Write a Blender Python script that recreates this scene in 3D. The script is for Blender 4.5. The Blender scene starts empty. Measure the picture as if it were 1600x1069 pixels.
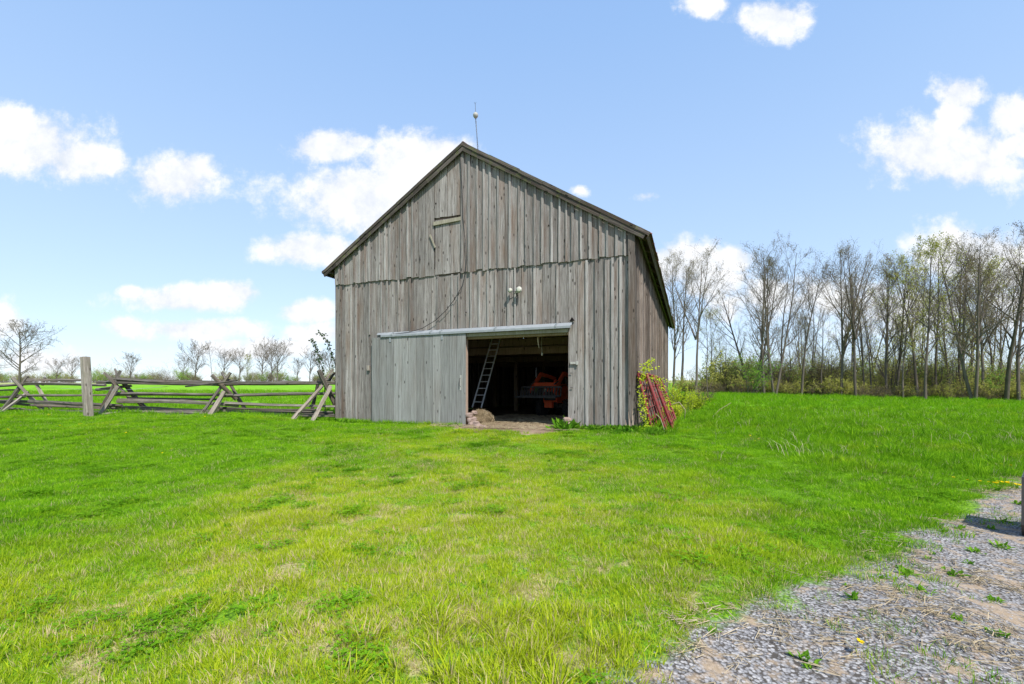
import bpy, bmesh, math, random
import numpy as np
from mathutils import Vector, Matrix, Euler, noise as mnoise
rnd = random.Random(7)
R = math.radians
S = bpy.context.scene
C = S.collection

# ------------------------------------------------------------------ camera, sky, sun, exposure
EYE = Vector((0, 0, 1.45)); FP = 711.0; CX = 800.0; CY = 608.0
cam = bpy.data.objects.new('camera', bpy.data.cameras.new('camera')); C.objects.link(cam)
cam.location = EYE; cam.rotation_euler = (R(90), 0, 0)
cam.data.sensor_width = 36; cam.data.lens = 36 * FP / 1600
cam.data.shift_y = (CY - 534.5) / 1600
cam.data.clip_end = 4000; cam.data.clip_start = 0.05
S.camera = cam
SUN_DIR = Vector((0.42, -0.91, 0)).normalized(); SUN_EL = R(52)
sun = bpy.data.objects.new('sun', bpy.data.lights.new('sun', 'SUN')); C.objects.link(sun)
sun.data.energy = 3.7; sun.data.angle = R(0.53); sun.data.color = (1, 0.96, 0.9)
sd = Vector((SUN_DIR.x * math.cos(SUN_EL), SUN_DIR.y * math.cos(SUN_EL), math.sin(SUN_EL)))
sun.rotation_euler = sd.to_track_quat('Z', 'Y').to_euler()
S.view_settings.view_transform = 'Standard'; S.view_settings.look = 'None'
S.view_settings.exposure = 0.74; S.view_settings.gamma = 1
S.view_settings.use_curve_mapping = False
S.render.engine = 'CYCLES'
S.cycles.max_bounces = 6; S.cycles.transparent_max_bounces = 6
S.cycles.use_denoising = True

world = bpy.data.worlds.new('World'); S.world = world; world.use_nodes = True
wt = world.node_tree; wt.nodes.clear()
class NT:
    """tiny node-tree writer"""
    def __init__(s, t): s.t = t
    def n(s, kind, **kw):
        nd = s.t.nodes.new(kind)
        for k, v in kw.items(): setattr(nd, k, v)
        return nd
    def put(s, sock, v):
        if isinstance(v, bpy.types.NodeSocket): s.t.links.new(v, sock)
        elif v is not None: sock.default_value = v
    def math(s, op, a, b=None, c=None, clamp=False):
        nd = s.n('ShaderNodeMath', operation=op, use_clamp=clamp)
        s.put(nd.inputs[0], a); s.put(nd.inputs[1], b)
        if c is not None: s.put(nd.inputs[2], c)
        return nd.outputs[0]
    def vm(s, op, a, b=None):
        nd = s.n('ShaderNodeVectorMath', operation=op)
        s.put(nd.inputs[0], a)
        if b is not None: s.put(nd.inputs[1], b)
        return nd.outputs['Value'] if op in ('LENGTH', 'DOT_PRODUCT') else nd.outputs[0]
    def noise(s, vec, scale, detail=3, rough=.5, dist=0):
        nd = s.n('ShaderNodeTexNoise')
        s.put(nd.inputs['Vector'], vec); nd.inputs['Scale'].default_value = scale
        nd.inputs['Detail'].default_value = detail; nd.inputs['Roughness'].default_value = rough
        nd.inputs['Distortion'].default_value = dist
        return nd.outputs[0]
    def mix(s, f, a, b, blend='MIX'):
        nd = s.n('ShaderNodeMix', data_type='RGBA', blend_type=blend)
        s.put(nd.inputs[0], f)
        for sock, v in ((nd.inputs[6], a), (nd.inputs[7], b)):
            s.put(sock, (*v, 1) if isinstance(v, tuple) and len(v) == 3 else v)
        return nd.outputs[2]
    def ss(s, v, a, b):
        nd = s.n('ShaderNodeMapRange', interpolation_type='SMOOTHSTEP')
        s.put(nd.inputs[0], v); nd.inputs[1].default_value = a; nd.inputs[2].default_value = b
        return nd.outputs[0]
    def ramp(s, v, stops):
        nd = s.n('ShaderNodeValToRGB'); cr = nd.color_ramp
        while len(cr.elements) < len(stops): cr.elements.new(.5)
        for e, (p, c) in zip(cr.elements, stops): e.position = p; e.color = (*c, 1)
        s.put(nd.inputs[0], v); return nd.outputs[0]
    def mapv(s, v, scale, loc=(0, 0, 0)):
        nd = s.n('ShaderNodeMapping'); s.put(nd.inputs[0], v)
        nd.inputs['Scale'].default_value = scale
        if isinstance(loc, tuple): nd.inputs['Location'].default_value = loc
        else: s.put(nd.inputs['Location'], loc)
        return nd.outputs[0]

w = NT(wt)
sky = w.n('ShaderNodeTexSky', sky_type='NISHITA', sun_disc=False, sun_elevation=SUN_EL,
          sun_rotation=math.atan2(sd.x, sd.y), altitude=100, air_density=1.0, dust_density=0.35, ozone_density=1.6)
gen = w.n('ShaderNodeTexCoord').outputs['Generated']
sep = w.n('ShaderNodeSeparateXYZ'); w.put(sep.inputs[0], gen)
dx, dy, dz = sep.outputs
yy = w.math('MAXIMUM', dy, 0.04)
uu = w.math('DIVIDE', dx, yy); vv = w.math('DIVIDE', dz, yy)
cmb = w.n('ShaderNodeCombineXYZ'); w.put(cmb.inputs[0], uu); w.put(cmb.inputs[1], vv)
uv = cmb.outputs[0]
CLOUDS = [(40, 225, 95, 48, 1), (115, 250, 60, 32, 1), (165, 255, 34, 20, 1), (275, 280, 66, 36, 1), (300, 262, 40, 22, .8), (512, 228, 56, 25, 1), (560, 222, 34, 12, .7),
          (585, 312, 128, 52, 1), (650, 258, 80, 46, 1), (620, 345, 90, 34, 1), (485, 390, 72, 24, 1), (530, 400, 40, 20, .9), (560, 300, 80, 40, 1), (690, 240, 40, 30, .9),
          (300, 468, 100, 19, .95), (365, 458, 45, 18, .9), (205, 457, 24, 10, .8), (310, 515, 125, 18, .7), (200, 512, 34, 15, .9), (480, 488, 44, 18, .9), (400, 545, 150, 22, .35),
          (500, 520, 70, 22, .5), (0, 500, 60, 34, .3), (60, 560, 120, 30, .2), (1210, 30, 54, 27, 1), (1100, 4, 32, 20, .95),
          (1470, 238, 118, 46, 1), (1510, 255, 74, 36, 1), (1500, 146, 44, 30, .8), (1495, 178, 34, 22, .85), (1585, 182, 40, 34, .9), (1598, 225, 30, 24, .8),
          (1525, 405, 92, 50, 1), (1070, 412, 60, 34, 1), (1145, 405, 36, 22, .9), (1110, 440, 70, 30, .75), (1230, 470, 160, 40, .5), (1450, 480, 220, 50, .55),
          (905, 298, 18, 11, .2), (1012, 307, 34, 17, .1)]
n1 = w.noise(uv, 7.5, 10, .66); n2 = w.noise(uv, 3.2, 2, .5)
dens = None
for (px, py, rx, ry, a) in CLOUDS:
    c = Vector(((px - CX) / FP, (CY - py) / FP, 0))
    d = w.vm('LENGTH', w.vm('MULTIPLY', w.vm('SUBTRACT', uv, c), (FP / rx / 1.18, FP / ry / 1.22, 1)))
    f = w.math('MULTIPLY_ADD', d, -1.0, 1.0 + .0)
    f = w.math('ADD', f, (a - 1) * .55)
    dens = f if dens is None else w.math('MAXIMUM', dens, f)
pert = w.math('MULTIPLY_ADD', n1, 2.6, -1.36)
front = w.math('ADD', dens, pert)
cl_front = w.ss(front, -.25, .38)
cl_front = w.math('MULTIPLY', cl_front, w.ss(dy, .04, .3))
gn = w.noise(w.vm('DIVIDE', gen, None) if False else gen, 4.0, 8, .6)
cl_back = w.math('MULTIPLY', w.ss(gn, .56, .68), w.ss(dy, .42, .1))
cl_back = w.math('MULTIPLY', cl_back, w.ss(dz, 0.02, .2))
cl = w.math('MAXIMUM', cl_front, cl_back)
skyc = w.mix(1.0, sky.outputs[0], (1.6, 1.55, 1.5), 'MULTIPLY')
# pale spring sky: whitish low down, deeper blue towards the zenith, the same all the way round
air = w.ramp(dz, [(0, (2.95, 3.65, 4.6)), (.22, (2.45, 3.3, 4.55)), (.62, (1.55, 2.55, 4.3)), (1, (1.0, 1.85, 3.8))])
skyc = w.mix(.82, skyc, air)
cloudc = w.mix(w.ss(n1, .3, .6), (3.5, 3.8, 4.3), (4.8, 4.85, 4.95))
col = w.mix(cl, skyc, cloudc)
bg = w.n('ShaderNodeBackground'); w.put(bg.inputs[0], col); bg.inputs[1].default_value = 0.132
wo = w.n('ShaderNodeOutputWorld'); wt.links.new(bg.outputs[0], wo.inputs[0])

# ------------------------------------------------------------------ places
def P(px, py, d):
    """world point on the sight line through a photo pixel, d metres ahead"""
    return Vector(((px - CX) / FP * d, d, EYE.z + (CY - py) / FP * d))
ZB = 0.27
NC = Vector((3.474, 13.0, ZB))                 # near right corner of the barn
BA = math.atan2(-.364, .931)
U = Vector((math.cos(BA), math.sin(BA), 0)); V = Vector((-math.sin(BA), math.cos(BA), 0))
BW, BL = 10.76, 20.5                            # barn width and length
def loc2w(X, Y, z=0): return NC + U * X + V * Y + Vector((0, 0, z))
def w2loc(p):
    q = Vector(p) - NC; return q.dot(U), q.dot(V)
def F(px, py, Y=0.0):
    """barn-local X and z where the sight line meets the plane parallel to the front at depth Y"""
    r = Vector(((px - CX) / FP, 1, (CY - py) / FP))
    o = EYE - (NC + V * Y)
    t = -o.dot(V) / r.dot(V)
    q = EYE + r * t - NC
    return q.dot(U), q.z
def sstep(a, b, x):
    t = max(0, min(1, (x - a) / (b - a))); return t * t * (3 - 2 * t)
def interp(x, pts):
    if x <= pts[0][0]: return pts[0][1]
    for (a, va), (b, vb) in zip(pts, pts[1:]):
        if x <= b: return va + (vb - va) * (x - a) / (b - a)
    return pts[-1][1]
def zt(x, y):
    z = (ZB + .25 * sstep(-5.5, -9.5, x)) * sstep(6, 15, y)
    if y > 20:
        s = x / y
        sl = interp(s, [(-1.2, .0225), (0, .0228), (.42, .031), (1.12, .004)])
        z += (min(y, 170) - 20) * sl
    b = (.05 * math.sin(x * .7 + 1) * math.sin(y * .55) + .03 * math.sin(x * 1.9 + y * 1.3) + .02 * math.sin(x * 3.7 - y * 2.9)) * (1 if y < 60 else .5)
    X, Y = w2loc((x, y, 0))
    ox = max(-BW - X, X, 0); oy = max(-Y, Y - BL, 0); o = math.hypot(ox, oy)
    k = sstep(.1, 2.5, o)
    return (z + b) * k + (ZB - .03) * (1 - k)

# ------------------------------------------------------------------ object helpers
def tag(o, label=None, cat=None, group=None, kind=None):
    if label: o['label'] = label
    if cat: o['category'] = cat
    if group: o['group'] = group
    if kind: o['kind'] = kind
    return o
def thing(name, label, cat, loc=(0, 0, 0), rz=0, group=None):
    o = bpy.data.objects.new(name, None); C.objects.link(o); o.empty_display_size = .2
    o.location = loc; o.rotation_euler = (0, 0, rz)
    return tag(o, label, cat, group)
def link(name, mesh, parent=None, mat=None):
    o = bpy.data.objects.new(name, mesh); C.objects.link(o)
    if parent: o.parent = parent
    if mat: mesh.materials.clear(); mesh.materials.append(mat)
    return o
class G:
    def __init__(s): s.v = []; s.f = []
    def add(s, vs, fs):
        n = len(s.v); s.v += [tuple(q) for q in vs]; s.f += [tuple(i + n for i in q) for q in fs]; return s
    def box(s, a, b):
        (x0, y0, z0), (x1, y1, z1) = a, b
        return s.add([(x0, y0, z0), (x1, y0, z0), (x1, y1, z0), (x0, y1, z0), (x0, y0, z1), (x1, y0, z1), (x1, y1, z1), (x0, y1, z1)],
                     [(0, 3, 2, 1), (4, 5, 6, 7), (0, 1, 5, 4), (1, 2, 6, 5), (2, 3, 7, 6), (3, 0, 4, 7)])
    def beam(s, p0, p1, wd, h, up=(0, 0, 1)):
        p0, p1 = Vector(p0), Vector(p1); d = (p1 - p0).normalized(); up = Vector(up)
        if abs(d.dot(up)) > .98: up = Vector((0, 1, 0))
        sx = d.cross(up).normalized() * wd / 2; sy = sx.cross(d).normalized() * h / 2
        vs = [p + a * sx + b * sy for p in (p0, p1) for a, b in ((-1, -1), (1, -1), (1, 1), (-1, 1))]
        return s.add(vs, [(0, 1, 2, 3), (7, 6, 5, 4), (0, 4, 5, 1), (1, 5, 6, 2), (2, 6, 7, 3), (3, 7, 4, 0)])
    def tube(s, pts, rad, n=6, cap=True, jit=0):
        pts = [Vector(p) for p in pts]
        if not isinstance(rad, (list, tuple)): rad = [rad] * len(pts)
        d = (pts[1] - pts[0]).normalized()
        a = d.cross(Vector((0, 0, 1)) if abs(d.z) < .9 else Vector((1, 0, 0))).normalized()
        base = len(s.v); vs = []
        for i, p in enumerate(pts):
            if i: d = (pts[min(i + 1, len(pts) - 1)] - pts[i - 1]).normalized()
            a = (a - d * a.dot(d)).normalized(); b = d.cross(a)
            for k in range(n):
                t = 2 * math.pi * k / n; r = rad[i] * (1 + (rnd.uniform(-jit, jit) if jit else 0))
                vs.append(p + (a * math.cos(t) + b * math.sin(t)) * r)
        fs = []
        for i in range(len(pts) - 1):
            for k in range(n):
                k2 = (k + 1) % n
                fs.append((i * n + k, i * n + k2, (i + 1) * n + k2, (i + 1) * n + k))
        if cap:
            fs.append(tuple(range(n - 1, -1, -1))); fs.append(tuple((len(pts) - 1) * n + k for k in range(n)))
        return s.add(vs, fs)
    def lathe(s, prof, c=(0, 0, 0), axis='Z', n=24):
        """prof: (radius, height along axis)"""
        vs = []
        for r, h in prof:
            for k in range(n):
                t = 2 * math.pi * k / n; x, y = r * math.cos(t), r * math.sin(t)
                q = (x, y, h) if axis == 'Z' else ((h, x, y) if axis == 'X' else (x, h, y))
                vs.append((q[0] + c[0], q[1] + c[1], q[2] + c[2]))
        fs = []
        for i in range(len(prof) - 1):
            for k in range(n):
                k2 = (k + 1) % n; fs.append((i * n + k, i * n + k2, (i + 1) * n + k2, (i + 1) * n + k))
        fs.append(tuple(range(n))); fs.append(tuple((len(prof) - 1) * n + k for k in range(n)))
        return s.add(vs, fs)
    def prism(s, poly, x0, x1, axis='X'):
        n = len(poly)
        def q(t, a, b): return (t, a, b) if axis == 'X' else ((a, t, b) if axis == 'Y' else (a, b, t))
        vs = [q(x0, a, b) for a, b in poly] + [q(x1, a, b) for a, b in poly]
        fs = [tuple(range(n)), tuple(range(2 * n - 1, n - 1, -1))] + [(i, (i + 1) % n, (i + 1) % n + n, i + n) for i in range(n)]
        return s.add(vs, fs)
    def mesh(s, name, smooth=False, bevel=0):
        m = bpy.data.meshes.new(name); m.from_pydata(s.v, [], s.f)
        bm = bmesh.new(); bm.from_mesh(m)
        if bevel: bmesh.ops.bevel(bm, geom=list(bm.edges), offset=bevel, segments=1, affect='EDGES', clamp_overlap=True)
        bmesh.ops.recalc_face_normals(bm, faces=bm.faces)
        bm.to_mesh(m); bm.free()
        if smooth: m.polygons.foreach_set('use_smooth', [True] * len(m.polygons))
        return m
    def build(s, name, mat, parent=None, smooth=False, bevel=0):
        return link(name, s.mesh(name, smooth, bevel), parent, mat)
def raw(name, verts, faces, mat=None, smooth=False, attrs=None):
    m = bpy.data.meshes.new(name); m.from_pydata(verts, [], faces)
    if mat: m.materials.append(mat)
    if smooth: m.polygons.foreach_set('use_smooth', [True] * len(m.polygons))
    for k, vals in (attrs or {}).items():
        a = m.attributes.new(k, 'FLOAT', 'POINT'); a.data.foreach_set('value', vals)
    return m

# ------------------------------------------------------------------ materials
def newmat(name):
    m = bpy.data.materials.new(name); m.use_nodes = True; m.node_tree.nodes.clear()
    t = NT(m.node_tree); return m, t
def finish(m, t, colr, rough=.8, bump=None, bstr=.3, bdist=.01, metal=0.0, spec=.3, shader=None):
    out = t.n('ShaderNodeOutputMaterial')
    p = t.n('ShaderNodeBsdfPrincipled'); t.put(p.inputs['Base Color'], (*colr, 1) if isinstance(colr, tuple) and len(colr) == 3 else colr)
    t.put(p.inputs['Roughness'], rough); t.put(p.inputs['Metallic'], metal); p.inputs['Specular IOR Level'].default_value = spec
    if bump is not None:
        b = t.n('ShaderNodeBump'); b.inputs['Strength'].default_value = bstr; b.inputs['Distance'].default_value = bdist
        t.put(b.inputs['Height'], bump); t.put(p.inputs['Normal'], b.outputs[0])
    t.t.links.new(p.outputs[0], out.inputs[0]); return m
def wood(name, dark, mid, light, grain=(34, 34, 1.1), vary=.3, knots=.5, brown=(.16, .10, .065), brownf=.35, moss=0.0):
    m, t = newmat(name)
    tc = t.n('ShaderNodeTexCoord').outputs['Object']; ri = t.n('ShaderNodeObjectInfo').outputs['Random']
    off = t.n('ShaderNodeCombineXYZ'); t.put(off.inputs[0], t.math('MULTIPLY', ri, 37.0)); t.put(off.inputs[2], t.math('MULTIPLY', ri, 91.0))
    v = t.vm('ADD', tc, off.outputs[0])
    wob = t.noise(v, 2.5, 2); wv = t.n('ShaderNodeCombineXYZ'); t.put(wv.inputs[0], t.math('MULTIPLY', wob, .03)); t.put(wv.inputs[1], t.math('MULTIPLY', wob, .03))
    vg = t.mapv(t.vm('ADD', v, wv.outputs[0]), grain)
    g1 = t.noise(vg, 1.0, 6, .65, .4); g2 = t.noise(t.mapv(v, (grain[0] * 4, grain[1] * 4, grain[2] * 2.4)), 1.0, 3, .6)
    g3 = t.noise(t.mapv(v, (grain[0] * 2.2, grain[1] * 2.2, grain[2] * .8)), 1.0, 4, .7)
    g = t.math('MULTIPLY_ADD', g2, .45, t.math('MULTIPLY', g1, .62))
    c = t.ramp(g, [(.30, dark), (.50, mid), (.72, light)])
    big = t.noise(t.mapv(v, (2.2, 2.2, .5)), 1, 3)
    c = t.mix(t.math('MULTIPLY', t.ss(big, .45, .75), brownf), c, brown)
    # drying checks: thin dark cracks along the grain
    c = t.mix(t.math('MULTIPLY', t.ss(g3, .36, .30), .75), c, (dark[0] * .4, dark[1] * .4, dark[2] * .4))
    # weather streaks: pale where bleached, dark where damp
    st = t.noise(t.mapv(v, (6, 6, .35)), 1, 2)
    c = t.mix(t.math('MULTIPLY', t.ss(st, .55, .8), .45), c, light)
    vo = t.n('ShaderNodeTexVoronoi', feature='F1'); t.put(vo.inputs['Vector'], t.mapv(v, (7.5, 7.5, 2.6))); vo.inputs['Scale'].default_value = 1
    sepc = t.n('ShaderNodeSeparateColor'); t.put(sepc.inputs[0], vo.outputs['Color'])
    kn = t.math('MULTIPLY', t.ss(vo.outputs['Distance'], .19, .10), t.ss(sepc.outputs[0], 1 - knots, 1 - knots + .02))
    c = t.mix(t.math('MULTIPLY', kn, .8), c, (dark[0] * .35, dark[1] * .3, dark[2] * .28))
    if moss: c = t.mix(t.math('MULTIPLY', t.ss(t.noise(v, 5, 4), .5, .68), moss), c, (.10, .11, .04))
    br = t.math('MULTIPLY_ADD', ri, 2 * vary, 1 - vary)
    cb = t.n('ShaderNodeCombineColor')
    for i in range(3): t.put(cb.inputs[i], br)
    c = t.mix(1.0, c, cb.outputs[0], 'MULTIPLY')
    return finish(m, t, c, .88, t.math('SUBTRACT', g, kn), .7, .006, spec=.15)
W_BARN = wood('weathered_grey_boards', (.045, .038, .032), (.185, .166, .148), (.42, .39, .36), vary=.22, brownf=.6, knots=.9)
W_BATTEN = wood('paler_grey_battens', (.08, .07, .062), (.235, .216, .196), (.46, .435, .405), vary=.24, brownf=.2, knots=.3)
W_SIDE = wood('brown_grey_side_boards', (.045, .036, .030), (.145, .118, .098), (.36, .31, .27), vary=.5, brownf=.5)
W_DOOR = wood('pale_grey_green_door_boards', (.09, .087, .08), (.215, .213, .198), (.345, .345, .325), grain=(30, 30, .8), vary=.13, knots=.3, brownf=.16)
W_RAKE = wood('dark_roof_edge_boards', (.016, .013, .011), (.055, .045, .037), (.16, .14, .12), vary=.4, moss=.6)
W_DECK = wood('dark_roof_deck_boards', (.035, .025, .02), (.09, .065, .05), (.17, .13, .1), vary=.3)
W_RAIL = wood('grey_split_rails', (.03, .026, .022), (.10, .088, .075), (.26, .235, .205), grain=(22, 22, 1.4), vary=.35, moss=.35)
W_STAKE = wood('pale_split_stakes', (.09, .075, .06), (.24, .205, .17), (.44, .39, .34), grain=(22, 22, 1.4), vary=.25, moss=.2)
W_IN = wood('old_inside_timber', (.10, .075, .05), (.28, .21, .13), (.42, .33, .21), vary=.2)
W_JAMB = wood('pinkish_bare_jamb', (.20, .14, .10), (.36, .26, .2), (.5, .4, .32), vary=.05, knots=.1, brownf=.1)
W_HEAD = wood('cream_header_board', (.13, .115, .08), (.25, .225, .165), (.38, .35, .27), vary=.05, knots=.1, brownf=.1)
def plain(name, colr, rough=.6, metal=0, nz=.25, scale=12, dirt=(.1, .08, .06), dirtf=.3, spec=.4):
    m, t = newmat(name)
    tc = t.n('ShaderNodeTexCoord').outputs['Object']
    n = t.noise(tc, scale, 5, .6)
    c = t.mix(t.math('MULTIPLY', t.ss(n, .45, .7), dirtf), colr, dirt)
    return finish(m, t, c, t.math('MULTIPLY_ADD', n, nz, rough - nz / 2), n, .15, .003, metal, spec)
M_GALV = plain('galvanised_steel', (.27, .285, .29), .6, .2, dirt=(.4, .42, .42), scale=6)
M_ROOF = plain('rusty_red_roof_metal', (.24, .10, .08), .6, .2, dirt=(.42, .40, .38), dirtf=.7, scale=1.2)
M_RED = plain('faded_red_gate_paint', (.22, .022, .024), .6, 0, dirt=(.15, .085, .065), dirtf=.75, scale=14)
M_ORANGE = plain('orange_tractor_paint', (.85, .13, .05), .35, 0, dirt=(.2, .06, .03), dirtf=.3)
M_BLACK = plain('black_rubber', (.025, .025, .026), .85, 0, dirt=(.09, .08, .065), dirtf=.5)
M_STEEL = plain('dark_implement_steel', (.06, .055, .05), .55, .3, dirt=(.14, .10, .07), dirtf=.5, scale=7)
M_GREYM = plain('grey_implement_steel', (.14, .14, .14), .5, .4, dirt=(.12, .08, .05), dirtf=.4)
M_WHITE = plain('dull_white_plastic', (.38, .37, .33), .6, 0, dirt=(.26, .24, .2))
M_LAMP = plain('floodlight_glass', (.5, .48, .38), .15, 0, dirt=(.6, .58, .5), spec=.6)
M_CABLE = plain('black_cable', (.02, .02, .02), .6)
M_LADDER = plain('aluminium_ladder', (.78, .80, .82), .45, .1, dirt=(.4, .4, .4))
M_STONE = plain('pinkish_rubble_stone', (.30, .22, .18), .9, 0, dirt=(.16, .12, .1), scale=14, dirtf=.6, spec=.1)
M_TAN = plain('tan_rag', (.45, .36, .24), .95, 0, dirt=(.3, .24, .16), spec=.05)
def leafmat(name, a, b, trans=.4, clump=1.2, tip=None):
    m, t = newmat(name)
    pos = t.n('ShaderNodeNewGeometry').outputs['Position']
    ri = t.n('ShaderNodeAttribute', attribute_name='tint').outputs['Fac']
    n = t.noise(pos, clump, 3)
    f = t.math('ADD', t.math('MULTIPLY', ri, .6), t.math('MULTIPLY_ADD', n, 1.4, -.5), clamp=True)
    c = t.mix(f, a, b)
    d = t.n('ShaderNodeBsdfDiffuse'); t.put(d.inputs[0], c)
    tr = t.n('ShaderNodeBsdfTranslucent'); t.put(tr.inputs[0], c)
    mx = t.n('ShaderNodeMixShader'); mx.inputs[0].default_value = trans
    t.t.links.new(d.outputs[0], mx.inputs[1]); t.t.links.new(tr.outputs[0], mx.inputs[2])
    o = t.n('ShaderNodeOutputMaterial'); t.t.links.new(mx.outputs[0], o.inputs[0]); return m
L_BUSH = leafmat('yellow_green_spring_leaves', (.28, .40, .02), (.66, .74, .05), .5)
L_BRUSH = leafmat('olive_spring_leaves', (.26, .28, .05), (.58, .56, .15), .5, clump=.25)
L_GREEN = leafmat('fresh_green_leaves', (.14, .28, .04), (.34, .52, .07), .5, clump=.5)
L_BUD = leafmat('brown_green_buds', (.10, .08, .04), (.30, .26, .09), clump=.2)
L_DARK = leafmat('dark_green_shoot_leaves', (.03, .06, .03), (.08, .13, .05))
L_DRY = leafmat('dry_tan_stems', (.40, .32, .20), (.62, .52, .36), .2)
M_YEL = leafmat('dandelion_yellow', (.75, .55, .01), (.85, .65, .02), .2)
def barkmat(name, a, b):
    m, t = newmat(name)
    tc = t.n('ShaderNodeTexCoord').outputs['Object']; n = t.noise(t.mapv(tc, (9, 9, 1.6)), 1, 5, .6)
    ri = t.n('ShaderNodeObjectInfo').outputs['Random']
    c = t.mix(t.math('ADD', n, t.math('MULTIPLY_ADD', ri, .4, -.2)), a, b)
    return finish(m, t, c, .95, n, .6, .02, spec=.05)
BARK = barkmat('grey_brown_bark', (.05, .042, .034), (.19, .16, .132))
TWIG = barkmat('brown_twigs', (.075, .058, .047), (.19, .155, .13))

# position masks shared by the ground and the grass on it
def zones(t):
    pos = t.n('ShaderNodeNewGeometry').outputs['Position']
    sp = t.n('ShaderNodeSeparateXYZ'); t.put(sp.inputs[0], pos); x, y = sp.outputs[0], sp.outputs[1]
    nA = t.noise(pos, .55, 4, .55); nB = t.noise(pos, 2.4, 4, .6); nC = t.noise(pos, .13, 3, .5)
    # trodden, drier strip running from the barn door to the camera and along the drive
    dd = t.math('ABSOLUTE', t.math('ADD', x, t.math('MULTIPLY_ADD', y, -.02, 1.0)))
    strip = t.ss(dd, 6.0, .5)
    near = t.ss(y, 14.5, 3.0)
    dry = t.math('MULTIPLY', strip, t.math('MULTIPLY_ADD', near, .55, .45))
    dry = t.math('MULTIPLY', dry, t.ss(y, 19, 15))
    grav = t.math('SUBTRACT', t.math('MULTIPLY_ADD', x, .66, 1.9), y)      # > 0 on the drive
    grav = t.math('ADD', grav, t.math('MULTIPLY_ADD', nB, 1.0, -.5))
    gmask = t.ss(grav, -.12, .12)
    return pos, x, y, nA, nB, nC, dry, gmask
def ground_material():
    m, t = newmat('grass_soil_and_gravel')
    pos, x, y, nA, nB, nC, dry, gm = zones(t)
    fine = t.noise(pos, 38, 5, .7); mid = t.noise(pos, 7, 4, .6)
    green = t.mix(t.ss(fine, .35, .65), (.045, .11, .008), (.19, .36, .016))
    soil = t.mix(t.ss(fine, .3, .7), (.20, .14, .07), (.58, .45, .27))
    near_c = t.mix(t.math('MULTIPLY_ADD', t.ss(t.math('ADD', t.math('MULTIPLY', dry, .32), nB), .80, .92), .75, .0), green, soil)
    # farther away single blades merge: the field's own colour
    field = t.mix(t.ss(nA, .35, .7), (.13, .33, .012), (.22, .44, .018))
    stalk = t.ss(t.noise(t.mapv(pos, (1, .25, 1)), 5, 5, .7), .56, .7)
    field = t.mix(t.math('MULTIPLY', stalk, .5), field, (.045, .13, .01))
    tan = t.math('MULTIPLY', t.ss(y, 95, 125), t.ss(nC, .40, .52))
    field = t.mix(t.math('MULTIPLY', tan, .8), field, (.42, .33, .20))
    c = t.mix(t.ss(y, 14, 30), near_c, field)
    peb = t.n('ShaderNodeTexVoronoi'); t.put(peb.inputs['Vector'], pos); peb.inputs['Scale'].default_value = 55
    pc = t.n('ShaderNodeSeparateColor'); t.put(pc.inputs[0], peb.outputs['Color'])
    g = t.ramp(pc.outputs[0], [(0, (.15, .145, .145)), (.5, (.29, .28, .275)), (1, (.44, .42, .40))])
    g = t.mix(t.ss(peb.outputs['Distance'], .35, .75), g, (.08, .07, .06))
    straw = t.ss(t.math('ADD', mid, t.math('MULTIPLY', nA, .5)), .74, .90)
    g = t.mix(t.math('MULTIPLY', straw, .85), g, t.mix(fine, (.24, .17, .11), (.50, .38, .25)))
    c = t.mix(gm, c, g)
    h = t.math('ADD', fine, t.math('MULTIPLY', mid, 2))
    return finish(m, t, c, .95, h, .5, .02, spec=.1)
GROUND = ground_material()
def grass_material(name, wild):
    m, t = newmat(name)
    pos, x, y, nA, nB, nC, dry, gm = zones(t)
    tint = t.n('ShaderNodeAttribute', attribute_name='tint').outputs['Fac']
    hgt = t.n('ShaderNodeAttribute', attribute_name='hgt').outputs['Fac']
    a, b = ((.075, .24, .008), (.32, .56, .02)) if wild else ((.075, .26, .008), (.36, .60, .018))
    c = t.mix(tint, a, b)
    c = t.mix(t.math('MULTIPLY', t.ss(nB, .40, .62), .35), c, (.05, .17, .010))
    yel = t.math('MULTIPLY', t.ss(t.math('ADD', nA, t.math('MULTIPLY', dry, .42)), .54, .92), .85)
    c = t.mix(yel, c, t.mix(tint, (.34, .44, .015), (.56, .60, .03)))
    # dead blades
    dead = t.math('ADD', tint, t.math('MULTIPLY', dry, .13))
    dead = t.math('ADD', dead, t.math('MULTIPLY_ADD', nB, .6, -.3))
    c = t.mix(t.ss(dead, .91 if not wild else .95, 1.06 if not wild else 1.07), c, (.66, .50, .30))
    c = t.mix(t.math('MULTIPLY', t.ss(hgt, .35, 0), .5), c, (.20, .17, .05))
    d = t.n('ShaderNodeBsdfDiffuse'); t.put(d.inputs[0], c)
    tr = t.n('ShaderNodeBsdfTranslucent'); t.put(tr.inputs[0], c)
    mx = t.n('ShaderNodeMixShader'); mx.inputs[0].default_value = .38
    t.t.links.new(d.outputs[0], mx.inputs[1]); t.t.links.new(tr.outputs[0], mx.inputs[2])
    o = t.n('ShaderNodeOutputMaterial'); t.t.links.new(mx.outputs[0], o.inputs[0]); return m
GR_LAWN = grass_material('lawn_grass', False); GR_WILD = grass_material('meadow_grass', True)
def dirt_material():
    m, t = newmat('dirt_and_chaff_floor')
    pos = t.n('ShaderNodeNewGeometry').outputs['Position']
    a = t.noise(pos, 1.3, 4); b = t.noise(pos, 30, 5, .7)
    c = t.mix(t.ss(a, .4, .62), (.13, .085, .055), (.26, .19, .13))
    c = t.mix(t.math('MULTIPLY', t.ss(b, .5, .7), .7), c, (.42, .33, .23))
    return finish(m, t, c, .95, b, .6, .02, spec=.05)
DIRT = dirt_material()

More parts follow.
